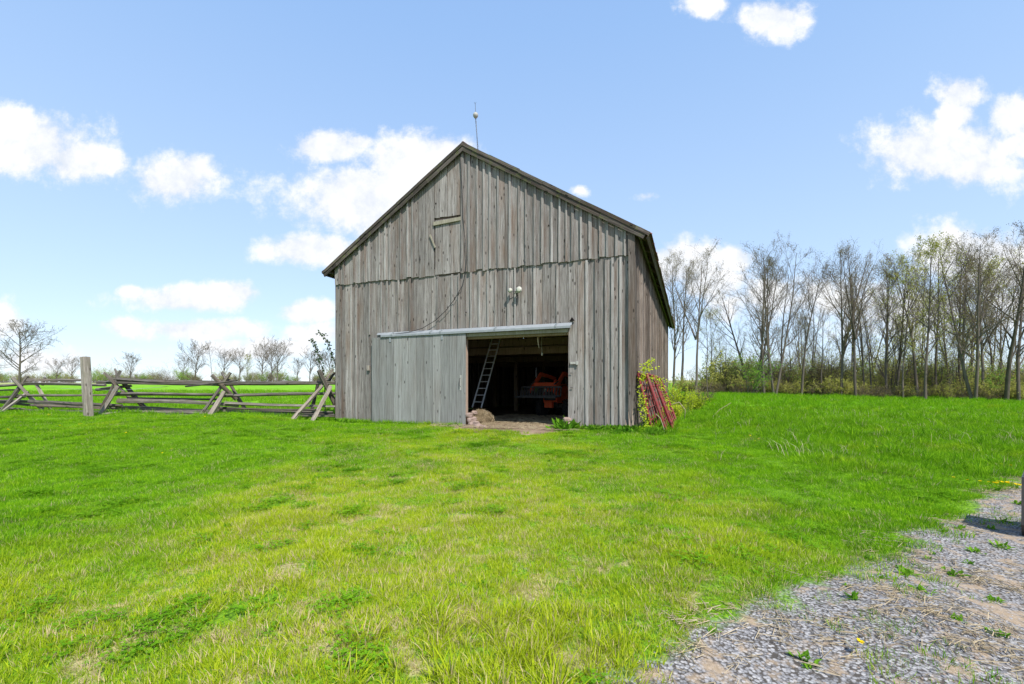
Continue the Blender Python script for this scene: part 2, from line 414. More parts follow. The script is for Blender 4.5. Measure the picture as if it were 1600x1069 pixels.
# ------------------------------------------------------------------ ground
def axis(vals):
    out = []
    for a, b, st in vals:
        n = max(1, round((b - a) / st)); out += [a + (b - a) * i / n for i in range(n)]
    return out + [vals[-1][1]]
gx = axis([(-900, -300, 100), (-300, -100, 20), (-100, -40, 5), (-40, -14, 1.3), (-14, 14, .35), (14, 40, 1.3), (40, 100, 5), (100, 300, 20), (300, 900, 100)])
gy = axis([(-150, -10, 20), (-10, 0, 2), (0, 26, .35), (26, 60, 1.7), (60, 200, 7), (200, 400, 40), (400, 1500, 220)])
gv = [(x, y, zt(x, y)) for y in gy for x in gx]; nx = len(gx)
gf = [(j * nx + i, j * nx + i + 1, (j + 1) * nx + i + 1, (j + 1) * nx + i) for j in range(len(gy) - 1) for i in range(nx - 1)]
tag(link('ground', raw('ground', gv, gf, GROUND, True)), 'green grassy yard and field with a gravel corner at lower right', kind='structure')

# ------------------------------------------------------------------ scatter (geometry nodes, for uncountable stuff only)
def scatter(name, label, pts, scs, rots, idx, variants):
    m = bpy.data.meshes.new(name); m.from_pydata(pts, [], [])
    a = m.attributes.new('sc', 'FLOAT', 'POINT'); a.data.foreach_set('value', scs)
    a = m.attributes.new('rot', 'FLOAT_VECTOR', 'POINT'); a.data.foreach_set('vector', [q for r in rots for q in r])
    a = m.attributes.new('idx', 'INT', 'POINT'); a.data.foreach_set('value', idx)
    o = link(name, m); tag(o, label, kind='stuff')
    ng = bpy.data.node_groups.new(name, 'GeometryNodeTree')
    ng.interface.new_socket('Geometry', in_out='INPUT', socket_type='NodeSocketGeometry')
    ng.interface.new_socket('Geometry', in_out='OUTPUT', socket_type='NodeSocketGeometry')
    N = ng.nodes.new; L = ng.links.new
    gi = N('NodeGroupInput'); go = N('NodeGroupOutput'); iop = N('GeometryNodeInstanceOnPoints'); jg = N('GeometryNodeJoinGeometry')
    for v in reversed(variants):
        vo = bpy.data.objects.new(v.name, v)
        oi = N('GeometryNodeObjectInfo'); oi.inputs['Object'].default_value = vo; oi.inputs['As Instance'].default_value = True
        L(oi.outputs['Geometry'], jg.inputs[0])
    def na(nm, dt):
        q = N('GeometryNodeInputNamedAttribute'); q.data_type = dt; q.inputs['Name'].default_value = nm; return q.outputs['Attribute']
    L(gi.outputs[0], iop.inputs['Points']); L(jg.outputs[0], iop.inputs['Instance'])
    iop.inputs['Pick Instance'].default_value = True
    L(na('idx', 'INT'), iop.inputs['Instance Index']); L(na('sc', 'FLOAT'), iop.inputs['Scale'])
    e2r = N('FunctionNodeEulerToRotation'); L(na('rot', 'FLOAT_VECTOR'), e2r.inputs[0]); L(e2r.outputs[0], iop.inputs['Rotation'])
    L(iop.outputs[0], go.inputs[0])
    md = o.modifiers.new('scatter', 'NODES'); md.node_group = ng
    return o
def tuft(name, nb, hmin, hmax, wd, rad, lean, mat, seed, segs=2):
    q = random.Random(seed); vs = []; fs = []; tint = []; hg = []
    for _ in range(nb):
        a = q.uniform(0, 6.283); r = rad * math.sqrt(q.random()); bx, by = r * math.cos(a), r * math.sin(a)
        h = q.uniform(hmin, hmax); f = q.uniform(0, 6.283); ln = q.uniform(.1, 1) * lean
        la = a + q.uniform(-1.2, 1.2); ww = wd * q.uniform(.7, 1.3); tn = q.random(); n = len(vs)
        sx, sy = math.cos(f) * ww / 2, math.sin(f) * ww / 2
        for i in range(segs):
            t = i / segs; o = ln * h * t * t; k = 1 - .45 * t
            cx, cy, cz = bx + math.cos(la) * o, by + math.sin(la) * o, h * t * (1 - .25 * ln * t) - .01
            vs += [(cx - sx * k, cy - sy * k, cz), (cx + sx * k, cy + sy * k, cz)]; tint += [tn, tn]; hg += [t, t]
        vs.append((bx + math.cos(la) * ln * h, by + math.sin(la) * ln * h, h * (1 - .25 * ln))); tint.append(tn); hg.append(1)
        for i in range(segs - 1): fs.append((n + 2 * i, n + 2 * i + 1, n + 2 * i + 3, n + 2 * i + 2))
        fs.append((n + 2 * segs - 2, n + 2 * segs - 1, n + 2 * segs))
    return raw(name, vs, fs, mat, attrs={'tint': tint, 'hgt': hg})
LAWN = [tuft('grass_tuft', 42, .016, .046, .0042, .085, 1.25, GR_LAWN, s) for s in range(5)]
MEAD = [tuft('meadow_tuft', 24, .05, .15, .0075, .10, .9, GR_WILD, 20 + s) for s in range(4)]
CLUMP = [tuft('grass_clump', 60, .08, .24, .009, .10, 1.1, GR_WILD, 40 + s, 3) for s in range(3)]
def gravel_side(x, y):
    return .66 * x + 1.9 - y + (mnoise.noise((x * 1.6, y * 1.6, 3)) * .35)
DOOR_L, DOOR_R = F(728, 600)[0], F(888, 600)[0]
def bare_door(x, y):
    X, Y = w2loc((x, y, 0))
    if Y > 0: return False
    m = (DOOR_L + DOOR_R) / 2 + .05
    hw = 1.95; reach = 2.1 + .5 * mnoise.noise((x * 1.5, y * 1.5, 0))
    k = 1 - ((X - m) / hw) ** 2
    return k > 0 and -Y < reach * math.sqrt(max(k, 0))
def inside_barn(x, y, m=.06):
    X, Y = w2loc((x, y, 0)); return -BW - m < X < m and -m < Y < BL + m
gr = random.Random(3)
pts, scs, rots, idx = [], [], [], []
NL = len(LAWN); NM = len(MEAD)
def put(x, y, sc, i, tilt=.15):
    pts.append((x, y, zt(x, y) - .004)); scs.append(sc); rots.append((gr.uniform(-tilt, tilt), gr.uniform(-tilt, tilt), gr.uniform(0, 6.283))); idx.append(i)
def fill(y0, y1, dens_fn, place):
    """random points in a wedge a little wider than the view"""
    area = 1.27 * (y1 * y1 - y0 * y0) + (y1 - y0) * 3
    n = int(area * dens_fn)
    for _ in range(n):
        y = math.sqrt(gr.uniform(y0 * y0, y1 * y1)); x = gr.uniform(-1, 1) * (1.27 * y + 1.5)
        place(x, y)
def wildness(x, y):
    """0 mown yard, 1 long meadow grass"""
    right = sstep(4.6, 6.6, x - .12 * (y - 8) + .6 * mnoise.noise((x * .5, y * .5, 9))) * sstep(6.8, 8.8, y + .05 * x)
    behind = sstep(15.5, 17.5, y) if x < -6 else 0
    corner = sstep(.9, .35, math.hypot(x + .3, y - 2.2)) * .0
    return max(right, behind)
def place_lawn(x, y):
    if inside_barn(x, y) or bare_door(x, y): return
    gs = gravel_side(x, y)
    if gs > -.05 and gr.random() > (.10 if mnoise.noise((x * 1.2, y * 1.2, 5)) > .12 else .004): return
    wd = wildness(x, y)
    n = mnoise.noise((x * .9, y * .9, 1)); n2 = mnoise.noise((x * 2.6, y * 2.6, 8))
    if wd > gr.random():
        put(x, y, gr.uniform(.55, 1.25) * (1 + .5 * n + .45 * n2) * (1.0 + .035 * max(0, y - 12)), NL + gr.randrange(NM), .25)
    else:
        # thin, bleached places
        if n2 + n * .5 + .3 * math.exp(-((x + 1) / 3.2) ** 2) > .62 and gr.random() < .8: return
        k = 1 + .35 * n + .45 * n2
        put(x, y, gr.uniform(.75, 1.25) * k * (1.0 + .03 * y), gr.randrange(NL), .25)
fill(1.7, 5.5, 480, place_lawn)
fill(5.5, 9.5, 300, place_lawn)
fill(9.5, 15.5, 190, place_lawn)
fill(15.0, 24.0, 42, place_lawn)
fill(24, 48, 12, place_lawn)
NCU = NL + NM
for _ in range(1500):                                    # single coarser clumps standing out of the lawn
    y = math.sqrt(gr.uniform(3, 300)); x = gr.uniform(-1, 1) * (1.27 * y + 1)
    if inside_barn(x, y) or bare_door(x, y) or gravel_side(x, y) > .1: continue
    if wildness(x, y) < .3 and mnoise.noise((x * .7, y * .7, 30)) < .12: continue
    put(x, y, gr.uniform(.28, .6) if wildness(x, y) < .3 else gr.uniform(.7, 1.2), NCU + gr.randrange(3), .3)
for _ in range(420):                                     # long grass against the barn wall
    X = gr.uniform(-BW - .3, .4); 
    if DOOR_L - .1 < X < DOOR_R + .15: continue
    q = loc2w(X, -gr.uniform(.02, .30)); put(q.x, q.y, gr.uniform(.5, 1.0), NCU + gr.randrange(3), .3)
for _ in range(260):
    q = loc2w(gr.uniform(.05, 1.1), gr.uniform(-.4, 9)); put(q.x, q.y, gr.uniform(.8, 1.3), NCU + gr.randrange(3), .3)
for _ in range(90):                                      # grassy hump in front of the sill
    q = loc2w((DOOR_L + DOOR_R) / 2 + gr.gauss(.1, .45), -1.9 + gr.gauss(0, .12)); put(q.x, q.y, gr.uniform(.4, .7), NCU + gr.randrange(3), .3)
for _ in range(90):                                     # tall rough grass at the edge of the drive near the camera
    y = gr.uniform(1.9, 2.9); x = gr.gauss(-.05 + (y - 2.2) * .5, .28)
    if gravel_side(x, y) < 0: put(x, y, gr.uniform(.45, .8), NCU + gr.randrange(3), .35)
for _ in range(5200):                                     # coarse dark and pale tussocks that break up the meadow
    y = math.sqrt(gr.uniform(55, 1700)); x = gr.uniform(.3, 1.25) * y
    if inside_barn(x, y) or wildness(x, y) < .5 or gravel_side(x, y) > -.3: continue
    if mnoise.noise((x * .8, y * .8, 60)) < .05: continue
    put(x, y, gr.uniform(.7, 1.5) * (1 + .012 * y), NCU + gr.randrange(3), .35)
scatter('grass', 'bright green grass with yellow and straw coloured patches covering the yard', pts, scs, rots, idx, LAWN + MEAD + CLUMP)
print('tufts', len(pts))

# pebbles on the drive
def pebble(seed):
    q = random.Random(seed); bm = bmesh.new(); bmesh.ops.create_icosphere(bm, subdivisions=1, radius=1)
    sx, sy, sz = q.uniform(.7, 1.2), q.uniform(.6, 1), q.uniform(.4, .7)
    for v in bm.verts: v.co = Vector((v.co.x * sx, v.co.y * sy, v.co.z * sz)) * q.uniform(.8, 1.15)
    m = bpy.data.meshes.new('pebble'); bm.to_mesh(m); bm.free(); m.materials.append(M_PEB[seed % 3]); return m
M_PEB = [plain('pebble_grey', (.25, .245, .25), .9, spec=.1), plain('pebble_pale', (.38, .365, .35), .9, spec=.1), plain('pebble_brown', (.30, .23, .18), .9, spec=.1)]
pts, scs, rots, idx = [], [], [], []
for _ in range(52000):
    x = gr.uniform(.3, 9); y = gr.uniform(1.2, 7.5)
    if gravel_side(x, y) < gr.uniform(-.25, .2) or x > 1.3 * y + 1: continue
    if mnoise.noise((x * 2, y * 2, 15)) > .15 and gr.random() < .75: continue
    pts.append((x, y, zt(x, y) - .001)); scs.append(gr.choice([.003, .004, .005, .006, .008, .011])); rots.append((0, 0, gr.uniform(0, 6.28))); idx.append(gr.randrange(6))
scatter('gravel', 'loose grey gravel on the drive at lower right', pts, scs, rots, idx, [pebble(i) for i in range(6)])
# straw on drive and on the barn floor
def strawm(seed):
    q = random.Random(seed); g = G()
    for _ in range(5):
        a = q.uniform(0, 6.28); l = q.uniform(.03, .09); c = Vector((q.uniform(-.06, .06), q.uniform(-.06, .06), q.uniform(.003, .012)))
        d = Vector((math.cos(a), math.sin(a), q.uniform(-.1, .2))) * l / 2
        g.tube([c - d, c + d], .0016, 3, False)
    m = g.mesh('straw'); m.materials.append(L_DRY); return m
pts, scs, rots, idx = [], [], [], []
for _ in range(9000):
    if gr.random() < .6:
        x = gr.uniform(.3, 9); y = gr.uniform(1.2, 7.5)
        if gravel_side(x, y) < -.3 or x > 1.3 * y + 1 or mnoise.noise((x * 1.3, y * 1.3, 15)) < .05: continue
        q = Vector((x, y, zt(x, y)))
    else:
        q = loc2w(gr.uniform(DOOR_L - .8, DOOR_R + .5), gr.uniform(-1.1, 6)); q.z = ZB + .03
    pts.append(tuple(q)); scs.append(gr.uniform(.8, 1.7)); rots.append((0, 0, gr.uniform(0, 6.28))); idx.append(gr.randrange(4))
scatter('loose_straw', 'loose dry straw strewn over the drive and the barn floor', pts, scs, rots, idx, [strawm(i) for i in range(4)])

# ------------------------------------------------------------------ barn
barn = thing('barn', 'weathered grey timber barn with a steep gable and half open sliding door', 'barn', NC, BA)
XC = -BW / 2
EAVE_Z, RIDGE_Z, OV, OF = 5.55, 9.23, .5, .15
SL = (RIDGE_Z - EAVE_Z) / (BW / 2 + OV)
def rz_(X): return RIDGE_Z - abs(X - XC) * SL          # top of roof metal
def wall_top(X): return rz_(X) - .20
def board(x0, x1, z0, z1a, z1b, y0, y1, name='board', mat=W_BARN, parent=None, axis='X', warp=.006, seg=4):
    """upright plank with slightly wandering edges; z1a / z1b are the heights of its two top corners"""
    vs = []; cup = rnd.uniform(-warp, warp)
    for i in range(seg + 1):
        t = i / seg
        j0, j1, jy = rnd.uniform(-.004, .004), rnd.uniform(-.004, .004), cup * math.sin(t * 3.1) + rnd.uniform(-.002, .002)
        za, zb = z0 + (z1a - z0) * t, z0 + (z1b - z0) * t
        if i == 0: za += rnd.uniform(-.015, .02); zb += rnd.uniform(-.015, .02)
        for (x, z, y) in ((x0 + j0, za, y0 + jy), (x1 + j1, zb, y0 + jy + rnd.uniform(-.002, .002)), (x1 + j1, zb, y1 + jy), (x0 + j0, za, y1 + jy)):
            vs.append((x, y, z) if axis == 'X' else (y, x, z))
    fs = [(0, 1, 2, 3), tuple(seg * 4 + k for k in (3, 2, 1, 0))]
    for i in range(seg):
        for k in range(4): fs.append((i * 4 + k, i * 4 + (k + 1) % 4, i * 4 + 4 + (k + 1) % 4, i * 4 + 4 + k))
    g = G().add(vs, fs); return g.build(name, mat, parent or barn)
LAP = 5.02
LD_L, LD_T = F(680, 347); LD_R, LD_B = F(722, 425)      # loft hatch
RAIL_Z = F(740, 524)[1]
def row(x0, x1):
    xs = [x0]
    while xs[-1] < x1 - .38: xs.append(xs[-1] + rnd.uniform(.19, .31))
    xs.append(x1); return xs
# upper gable, lapping over the boards below
for a, b, kind in ((-BW, LD_L, 0), (LD_L, LD_R, 1), (LD_R, 0.0, 0)):
    xs = row(a, b)
    for i, (xa, xb) in enumerate(zip(xs, xs[1:])):
        z0 = LAP + rnd.uniform(-.035, .02); d = rnd.uniform(0, .010)
        lo = z0 if not kind else LD_T + .10
        board(xa + .006, xb - .006, lo, wall_top(xa), wall_top(xb), -.055 - d, -.03 - d)
        if rnd.random() < .85 and not kind and i:
            wdt = rnd.uniform(.05, .085)
            board(xa - wdt / 2, xa + wdt / 2, z0 - rnd.uniform(-.01, .03), wall_top(xa - wdt / 2), wall_top(xa + wdt / 2), -.108, -.066, 'batten', W_BATTEN if rnd.random() < .6 else W_BARN)
# loft hatch
hatch = G().box((LD_L + .02, -.028, LAP - .05), (LD_R - .02, -.016, LD_T + .1)).build('loft_door', W_DECK, barn)
xs = [LD_L + .035, LD_L + .035 + (LD_R - LD_L) * .28, LD_L + (LD_R - LD_L) * .62, LD_R - .01]
for xa, xb in zip(xs, xs[1:]): board(xa + .003, xb - .003, LAP + rnd.uniform(0, .02), LD_T + .02, LD_T + .02, -.06, -.035, 'board', W_BARN, hatch)
q0, q1 = F(677, 350, -.1), F(722, 341, -.1)
G().beam((q0[0], -.085, q0[1]), (q1[0], -.085, q1[1]), .05, .12, (0, 0, 1)).build('hatch_header', W_HEAD, barn)
q0, q1 = F(672, 367, -.1), F(680, 387, -.1)
G().beam((q0[0], -.1, q0[1]), (q1[0], -.1, q1[1]), .03, .05).build('latch_stick', W_HEAD, barn)
tx = F(723.5, 400)[0]
board(tx - .03, tx + .075, LAP - .06, wall_top(tx) - .02, wall_top(tx) - .02, -.115, -.085, 'trim_board')
# lower boards left of the doorway, above it, right of it
bx0 = F(580, 600)[0]
for a, b, lo in ((-BW, DOOR_L, 0), (DOOR_L, DOOR_R, 1), (DOOR_R, 0.0, 0)):
    xs = row(a, b)
    for i, (xa, xb) in enumerate(zip(xs, xs[1:])):
        bot = (-.05 + rnd.uniform(-.05, .06)) if not lo else RAIL_Z + .02
        d = rnd.uniform(0, .012)
        board(xa + .006, xb - .006, bot, LAP + .2, LAP + .2, -.03 - d + .012, d * 0, warp=.008)
        if rnd.random() < .68 and i:
            wdt = rnd.uniform(.05, .085); lo2 = bot if not lo else RAIL_Z + .1
            if bx0 - .1 < xa < DOOR_L + .05: lo2 = RAIL_Z + .12
            board(xa - wdt / 2, xa + wdt / 2, lo2 + rnd.uniform(0, .1), LAP - .04, LAP - .04, -.072, -.034, 'batten', W_BATTEN if rnd.random() < .5 else W_BARN)
# corner boards, splintered foot
board(-.13, .045, 0.05, wall_top(0) - .05, wall_top(0) - .08, -.125, -.098, 'corner_board', W_SIDE)
for k in range(3):
    s0 = -.02 - .09 * k
    G().add([(s0, -.13, 0), (s0 + .06, -.13, 0), (s0 - .02, -.135, .75 - .2 * k), (s0, -.118, 0), (s0 + .06, -.118, 0), (s0 - .02, -.128, .75 - .2 * k)],
            [(0, 1, 2), (3, 5, 4), (0, 2, 5, 3), (1, 4, 5, 2), (0, 3, 4, 1)]).build('splinter', W_JAMB, barn)
# sliding door of eleven upright boards
DL, DT = F(580, 530, -.2); DR = F(727, 600, -.2)[0]
door = G().box((DL + .05, -.145, .02), (DR - .02, -.132, RAIL_Z + .02)).build('sliding_door', W_DECK, barn)
nb = 12; xs = [DL + (DR - DL) * i / nb + (rnd.uniform(-.015, .015) if 0 < i < nb else 0) for i in range(nb + 1)]
for i, (xa, xb) in enumerate(zip(xs, xs[1:])):
    board(xa + .006, xb - .006, -.04 + rnd.uniform(-.02, .02), RAIL_Z + .06, RAIL_Z + .06, -.172 - rnd.uniform(0, .004), -.148, 'board', W_DOOR, door, warp=.003)
for zz in (.45, RAIL_Z - .4): G().box((DL + .06, -.131, zz), (DR - .03, -.108, zz + .14)).build('ledger', W_IN, door)
hx, hz = F(719, 597, -.2)
h = G().beam((hx, -.178, hz - .27), (hx + .01, -.178, hz + .22), .05, .012, (0, 1, 0)).build('handle_plate', M_WHITE, door)
G().tube([(hx, -.184, hz - .15), (hx, -.235, hz - .12), (hx, -.235, hz + .1), (hx, -.184, hz + .13)], .010, 6).build('handle', M_STEEL, door)
# rail
ra, rb = F(595, 527, -.2), F(891, 510, -.2)
rail = G().prism([(-.215, -.045), (-.125, -.045), (-.125, .045), (-.20, .045), (-.215, .02)], ra[0], rb[0]).build('door_rail', M_GALV, barn)
rail.location.z = RAIL_Z + .105
for px in (612, 672, 688, 773, 868):
    x = F(px, 520, -.2)[0]
    G().box((x - .025, -.225, .0), (x + .025, -.12, .06)).box((x - .025, -.12, .03), (x + .025, -.106, .13)).build('bracket', M_GALV, rail)
for px in (609, 690):
    x = F(px, 535, -.2)[0]
    b_ = G().box((x - .035, -.19, RAIL_Z - .12), (x + .035, -.1765, RAIL_Z + .06)).build('hanger', M_GALV, door)
fa = F(592, 522)[0]
G().prism([(-.125, RAIL_Z + .155), (-.064, RAIL_Z + .235), (-.058, RAIL_Z + .235), (-.119, RAIL_Z + .145)], fa, rb[0] + .02).build('drip_flashing', M_GALV, barn)
G().box((DOOR_L - .1, -.115, RAIL_Z - .055), (DOOR_R + .02, -.065, RAIL_Z + .05)).build('header_board', W_HEAD, barn)
G().box((DOOR_L - .02, .0, RAIL_Z - .12), (DOOR_R + .02, .22, RAIL_Z + .16)).build('header_beam', W_IN, barn)
G().box((DOOR_L - .10, -.06, -.02), (DOOR_L + .015, .12, RAIL_Z - .06)).build('door_jamb', W_JAMB, barn)
G().box((DOOR_R + .01, .005, -.02), (DOOR_R + .18, .2, RAIL_Z - .13)).build('door_jamb', W_IN, barn)
lx, lz = F(896, 567, -.1)
G().box((lx - .10, -.085, lz - .03), (lx + .14, -.06, lz + .03)).box((lx + .08, -.10, lz - .06), (lx + .14, -.085, lz + .05)).build('latch', M_WHITE, barn)
for px, py in ((893, 583), (894, 606)):
    lx, lz = F(px, py, -.08); G().box((lx - .06, -.07, lz - .01), (lx + .01, -.055, lz + .01)).build('hinge_pin', M_STEEL, barn)
lx, lz = F(575, 575, -.1); G().box((lx - .05, -.105, lz - .09), (lx + .05, -.06, lz + .09)).build('wooden_stop', W_STAKE, barn)
M_HOLE_SHADE = plain('painted_hole_shade', (.012, .010, .009), .95, spec=.05)  # near-black colour standing in for the shade inside holes
for px, py, w_, h_ in ((656, 405, .035, .30), (681, 318, .05, .07), (857, 352, .04, .06), (728, 488, .05, .07), (612, 528, .02, .1)):
    X_, z_ = F(px, py, -.07); G().prism([(X_ - w_ / 2, z_), (X_, z_ + h_ / 2), (X_ + w_ / 2, z_ - .01), (X_, z_ - h_ / 2)], -.0715, -.060, 'Y').build('knot_hole_shade_plate', M_HOLE_SHADE, barn)  # thin dark plates on the boards, no real recess: hole shade is painted
X_, z_ = F(894, 499, -.05); G().prism([(X_ - .08, z_ - .05), (X_, z_ + .06), (X_ + .08, z_ - .05)], -.079, -.05, 'Y').build('torn_gap_shade_plate', M_HOLE_SHADE, barn)  # dark triangular plate paints the shade of the gap, boards stay uncut
# rubble foundation crumbling at both sides of the doorway
def stone_mesh(seed, s):
    q = random.Random(seed); bm = bmesh.new(); bmesh.ops.create_icosphere(bm, subdivisions=2, radius=1)
    o = q.uniform(0, 50)
    for v in bm.verts:
        c = v.co; f = max(abs(c.x), abs(c.y), abs(c.z)); c = c * (1 / f * .6 + .4)
        v.co = Vector((c.x * s[0], c.y * s[1], c.z * s[2])) * (1 + .25 * mnoise.noise(c * 1.6 + Vector((o, 0, 0))))
    m = bpy.data.meshes.new('stone'); bm.to_mesh(m); bm.free(); return m
for k, (px, py, Yo, s) in enumerate([(733, 649, -.1, .16), (736, 657, -.15, .17), (741, 655, -.05, .14), (744, 662, -.3, .15), (738, 667, -.3, .17), (747, 668, -.5, .14), (751, 672, -.7, .11), (741, 645, .15, .13), (757, 675, -.85, .09), (745, 675, -.8, .12), (886, 657, -.12, .17), (890, 664, -.2, .14)]):
    X, z = F(px, py, Yo); o = link('stone', stone_mesh(k, (s * .75, s * .6, s * .55)), barn, M_STONE); o.location = (X, Yo, max(.03, z)); o.rotation_euler.z = k
# flank and rear walls
def flank(Xo, sgn, name, mat):
    ys = row(0.0, BL)
    top = wall_top(0) - .02
    for i, (a, b) in enumerate(zip(ys, ys[1:])):
        d = rnd.uniform(0, .02)
        y0, y1 = (Xo, Xo + sgn * (.03 + d))
        board(a + .006, b - .006, -.05 + rnd.uniform(-.04, .08), top, top, min(y0, y1), max(y0, y1), name, mat, axis='Y', warp=.012)
        if rnd.random() < .85 and i and name == 'board' and sgn > 0:
            board(a - .03, a + .03, rnd.uniform(0, .1), top, top, Xo + .052, Xo + .052 + rnd.uniform(.03, .06), 'batten', mat, axis='Y')
flank(.005, 1, 'board', W_SIDE); flank(-BW - .005, -1, 'board', W_SIDE)
xs = row(-BW, 0)
for a, b in zip(xs, xs[1:]): board(a + .002, b - .002, -.05, wall_top(a), wall_top(b), BL, BL + .03, 'board', W_SIDE)
# roof: deck boards, metal sheets, rake boards, rafters
def slope_pt(side, s, Y, up=0.0):
    """s metres down the slope from the ridge on one side (+1 right, -1 left)"""
    a = math.atan(SL); X = XC + side * s * math.cos(a); z = RIDGE_Z - s * math.sin(a)
    return Vector((X + side * up * math.sin(a), Y, z + up * math.cos(a)))
SLEN = (BW / 2 + OV) / math.cos(math.atan(SL))
Y0, Y1 = -OF, BL + .3
def axis_obj(name, p0, p1, wd, h, mat, parent, up=(0, 0, 1), bevel=0):
    """plank whose own Z runs along its length, so that the grain does too"""
    p0, p1 = Vector(p0), Vector(p1); d = p1 - p0; L = d.length; zq = d.normalized(); upv = Vector(up)
    xq = zq.cross(upv).normalized(); yq = zq.cross(xq)
    g = G(); n = 3; vs = []
    for i in range(n + 1):
        j = rnd.uniform(-.004, .004)
        for a, b in ((-1, -1), (1, -1), (1, 1), (-1, 1)): vs.append((a * wd / 2 + j, b * h / 2 + j, L * i / n))
    fs = [(3, 2, 1, 0), tuple(n * 4 + k for k in range(4))] + [(i * 4 + k, i * 4 + (k + 1) % 4, i * 4 + 4 + (k + 1) % 4, i * 4 + 4 + k) for i in range(n) for k in range(4)]
    o = g.add(vs, fs).build(name, mat, parent, bevel=bevel)
    o.matrix_local = Matrix.Translation(p0) @ Matrix((xq, yq, zq)).transposed().to_4x4()
    return o
for side in (1, -1):
    nrm = Vector((side * math.sin(math.atan(SL)), 0, math.cos(math.atan(SL))))
    s = .02; k = 0
    while s < SLEN - .05:
        wv = min(rnd.uniform(.24, .34), SLEN - s)
        ya = Y0 + rnd.uniform(-.02, .05)
        axis_obj('roof_deck_board', slope_pt(side, s + wv / 2, ya, -.075), slope_pt(side, s + wv / 2, Y1, -.075), wv - .01, .026, W_DECK, barn, nrm)
        s += wv
    for k in range(22):                                     # ribbed metal sheets
        a = Y0 - .03 + (Y1 - Y0 + .06) * k / 22; b = Y0 - .03 + (Y1 - Y0 + .06) * (k + 1) / 22; g = G()
        lift = rnd.uniform(0, .006); ext = rnd.uniform(0, .04)
        prof = [(a, 0), (a + .03, .022), (a + .06, 0), ((a + b) / 2 - .02, 0), ((a + b) / 2, .012), ((a + b) / 2 + .02, 0), (b - .005, 0)]
        vs = []
        for s_, e in ((0, 0), (SLEN + .03 + ext, 0)):
            for y, u_ in prof: vs.append(slope_pt(side, s_, y, -.04 + u_ + lift))
            for y, u_ in prof: vs.append(slope_pt(side, s_, y, -.046 + u_ + lift))
        n = len(prof); fs = []
        for i in range(n - 1):
            fs += [(i, i + 1, 2 * n + i + 1, 2 * n + i), (n + i, 3 * n + i, 3 * n + i + 1, n + i + 1), (2 * n + i, 2 * n + i + 1, 3 * n + i + 1, 3 * n + i), (i, n + i, n + i + 1, i + 1)]
        fs += [(0, 2 * n, 3 * n, n), (n - 1, 2 * n - 1, 4 * n - 1, 3 * n - 1)]
        g.add(vs, fs).build('roof_sheet', M_ROOF, barn)
    # rake: two overlapping runs of rough edge boards, several lengths
    s = 0.0
    while s < SLEN - .1:
        L = min(rnd.uniform(1.0, 2.2), SLEN - s)
        axis_obj('rake_board', slope_pt(side, s, Y0 - .035, -.165 + rnd.uniform(-.008, .008)), slope_pt(side, s + L - .006, Y0 - .035, -.165 + rnd.uniform(-.01, .01)), .026, .20, W_RAKE, barn, nrm)
        s += L
    s = 0.0
    while s < SLEN - .1:
        L = min(rnd.uniform(.9, 1.9), SLEN - s)
        axis_obj('rake_board', slope_pt(side, s, Y0 - .062, -.075 + rnd.uniform(-.006, .006)), slope_pt(side, s + L - .006, Y0 - .062, -.075 + rnd.uniform(-.01, .01)), .022, .10, W_RAKE, barn, nrm)
        s += L
    for k in range(17):                                     # rafters with tails under the eaves
        y = .12 + (BL - .3) * k / 16
        axis_obj('rafter', slope_pt(side, .05, y, -.15), slope_pt(side, SLEN - .08, y, -.15), .09, .115, W_DECK, barn, nrm)
    axis_obj('eave_pole', slope_pt(side, SLEN - .24, Y0, -.235), slope_pt(side, SLEN - .24, Y1, -.235), .05, .05, W_RAIL, barn, nrm)
    axis_obj('eave_board', slope_pt(side, SLEN - .03, Y0, -.13), slope_pt(side, SLEN - .03, Y1, -.13), .03, .15, W_RAKE, barn, nrm)
g = G().prism([(XC - .17, RIDGE_Z - .125), (XC, RIDGE_Z + .01), (XC + .17, RIDGE_Z - .125), (XC + .17, RIDGE_Z - .115), (XC, RIDGE_Z + .022), (XC - .17, RIDGE_Z - .115)], Y0 - .02, Y1, 'Y')
g.build('ridge_cap', M_ROOF, barn)
# frame inside
for X in (-BW + .15, -7.2, -.15):
    for Y in (.3, 4.4, 9.5, 14.5, 20.1):
        if X == -7.2 and Y < 9: continue
        G().box((X - .1, Y - .1, -.02), (X + .1, Y + .1, 5.0)).build('post', W_IN, barn)
for Y in (4.4, 9.5, 14.5): G().box((-BW + .05, Y - .13, 2.62), (-.05, Y + .13, 2.90)).build('tie_beam', W_IN, barn)
for k in range(9):
    Y = 4.36 + k * .3; G().box((-BW + .06, Y, 2.905 + .004 * (k % 2)), (-.06, Y + .29, 2.945)).build('loft_plank', W_IN, barn)
G().box((-BW + .06, 4.1, 2.95), (-.06, 4.3, 3.24)).build('loft_edge_beam', W_IN, barn)
G().box((-BW + .06, 7.1, 2.905), (-.06, BL - .1, 2.945)).build('loft_floor', W_IN, barn)
for Y in (2.2,): G().box((-BW + .1, Y - .1, 5.0), (-.1, Y + .1, 5.2)).build('tie_beam', W_IN, barn)
for X0, X1 in ((-BW + .25, -BW + 1.1), (-.25, -1.1)):
    axis_obj('brace', (X0, 4.4, 1.8), (X1, 4.4, 2.6), .09, .12, W_IN, barn)
# interior boarding at the back so that little daylight comes through, with two small pale openings
for px, py in ((838, 573), (846, 569), (800, 613)):
    pass
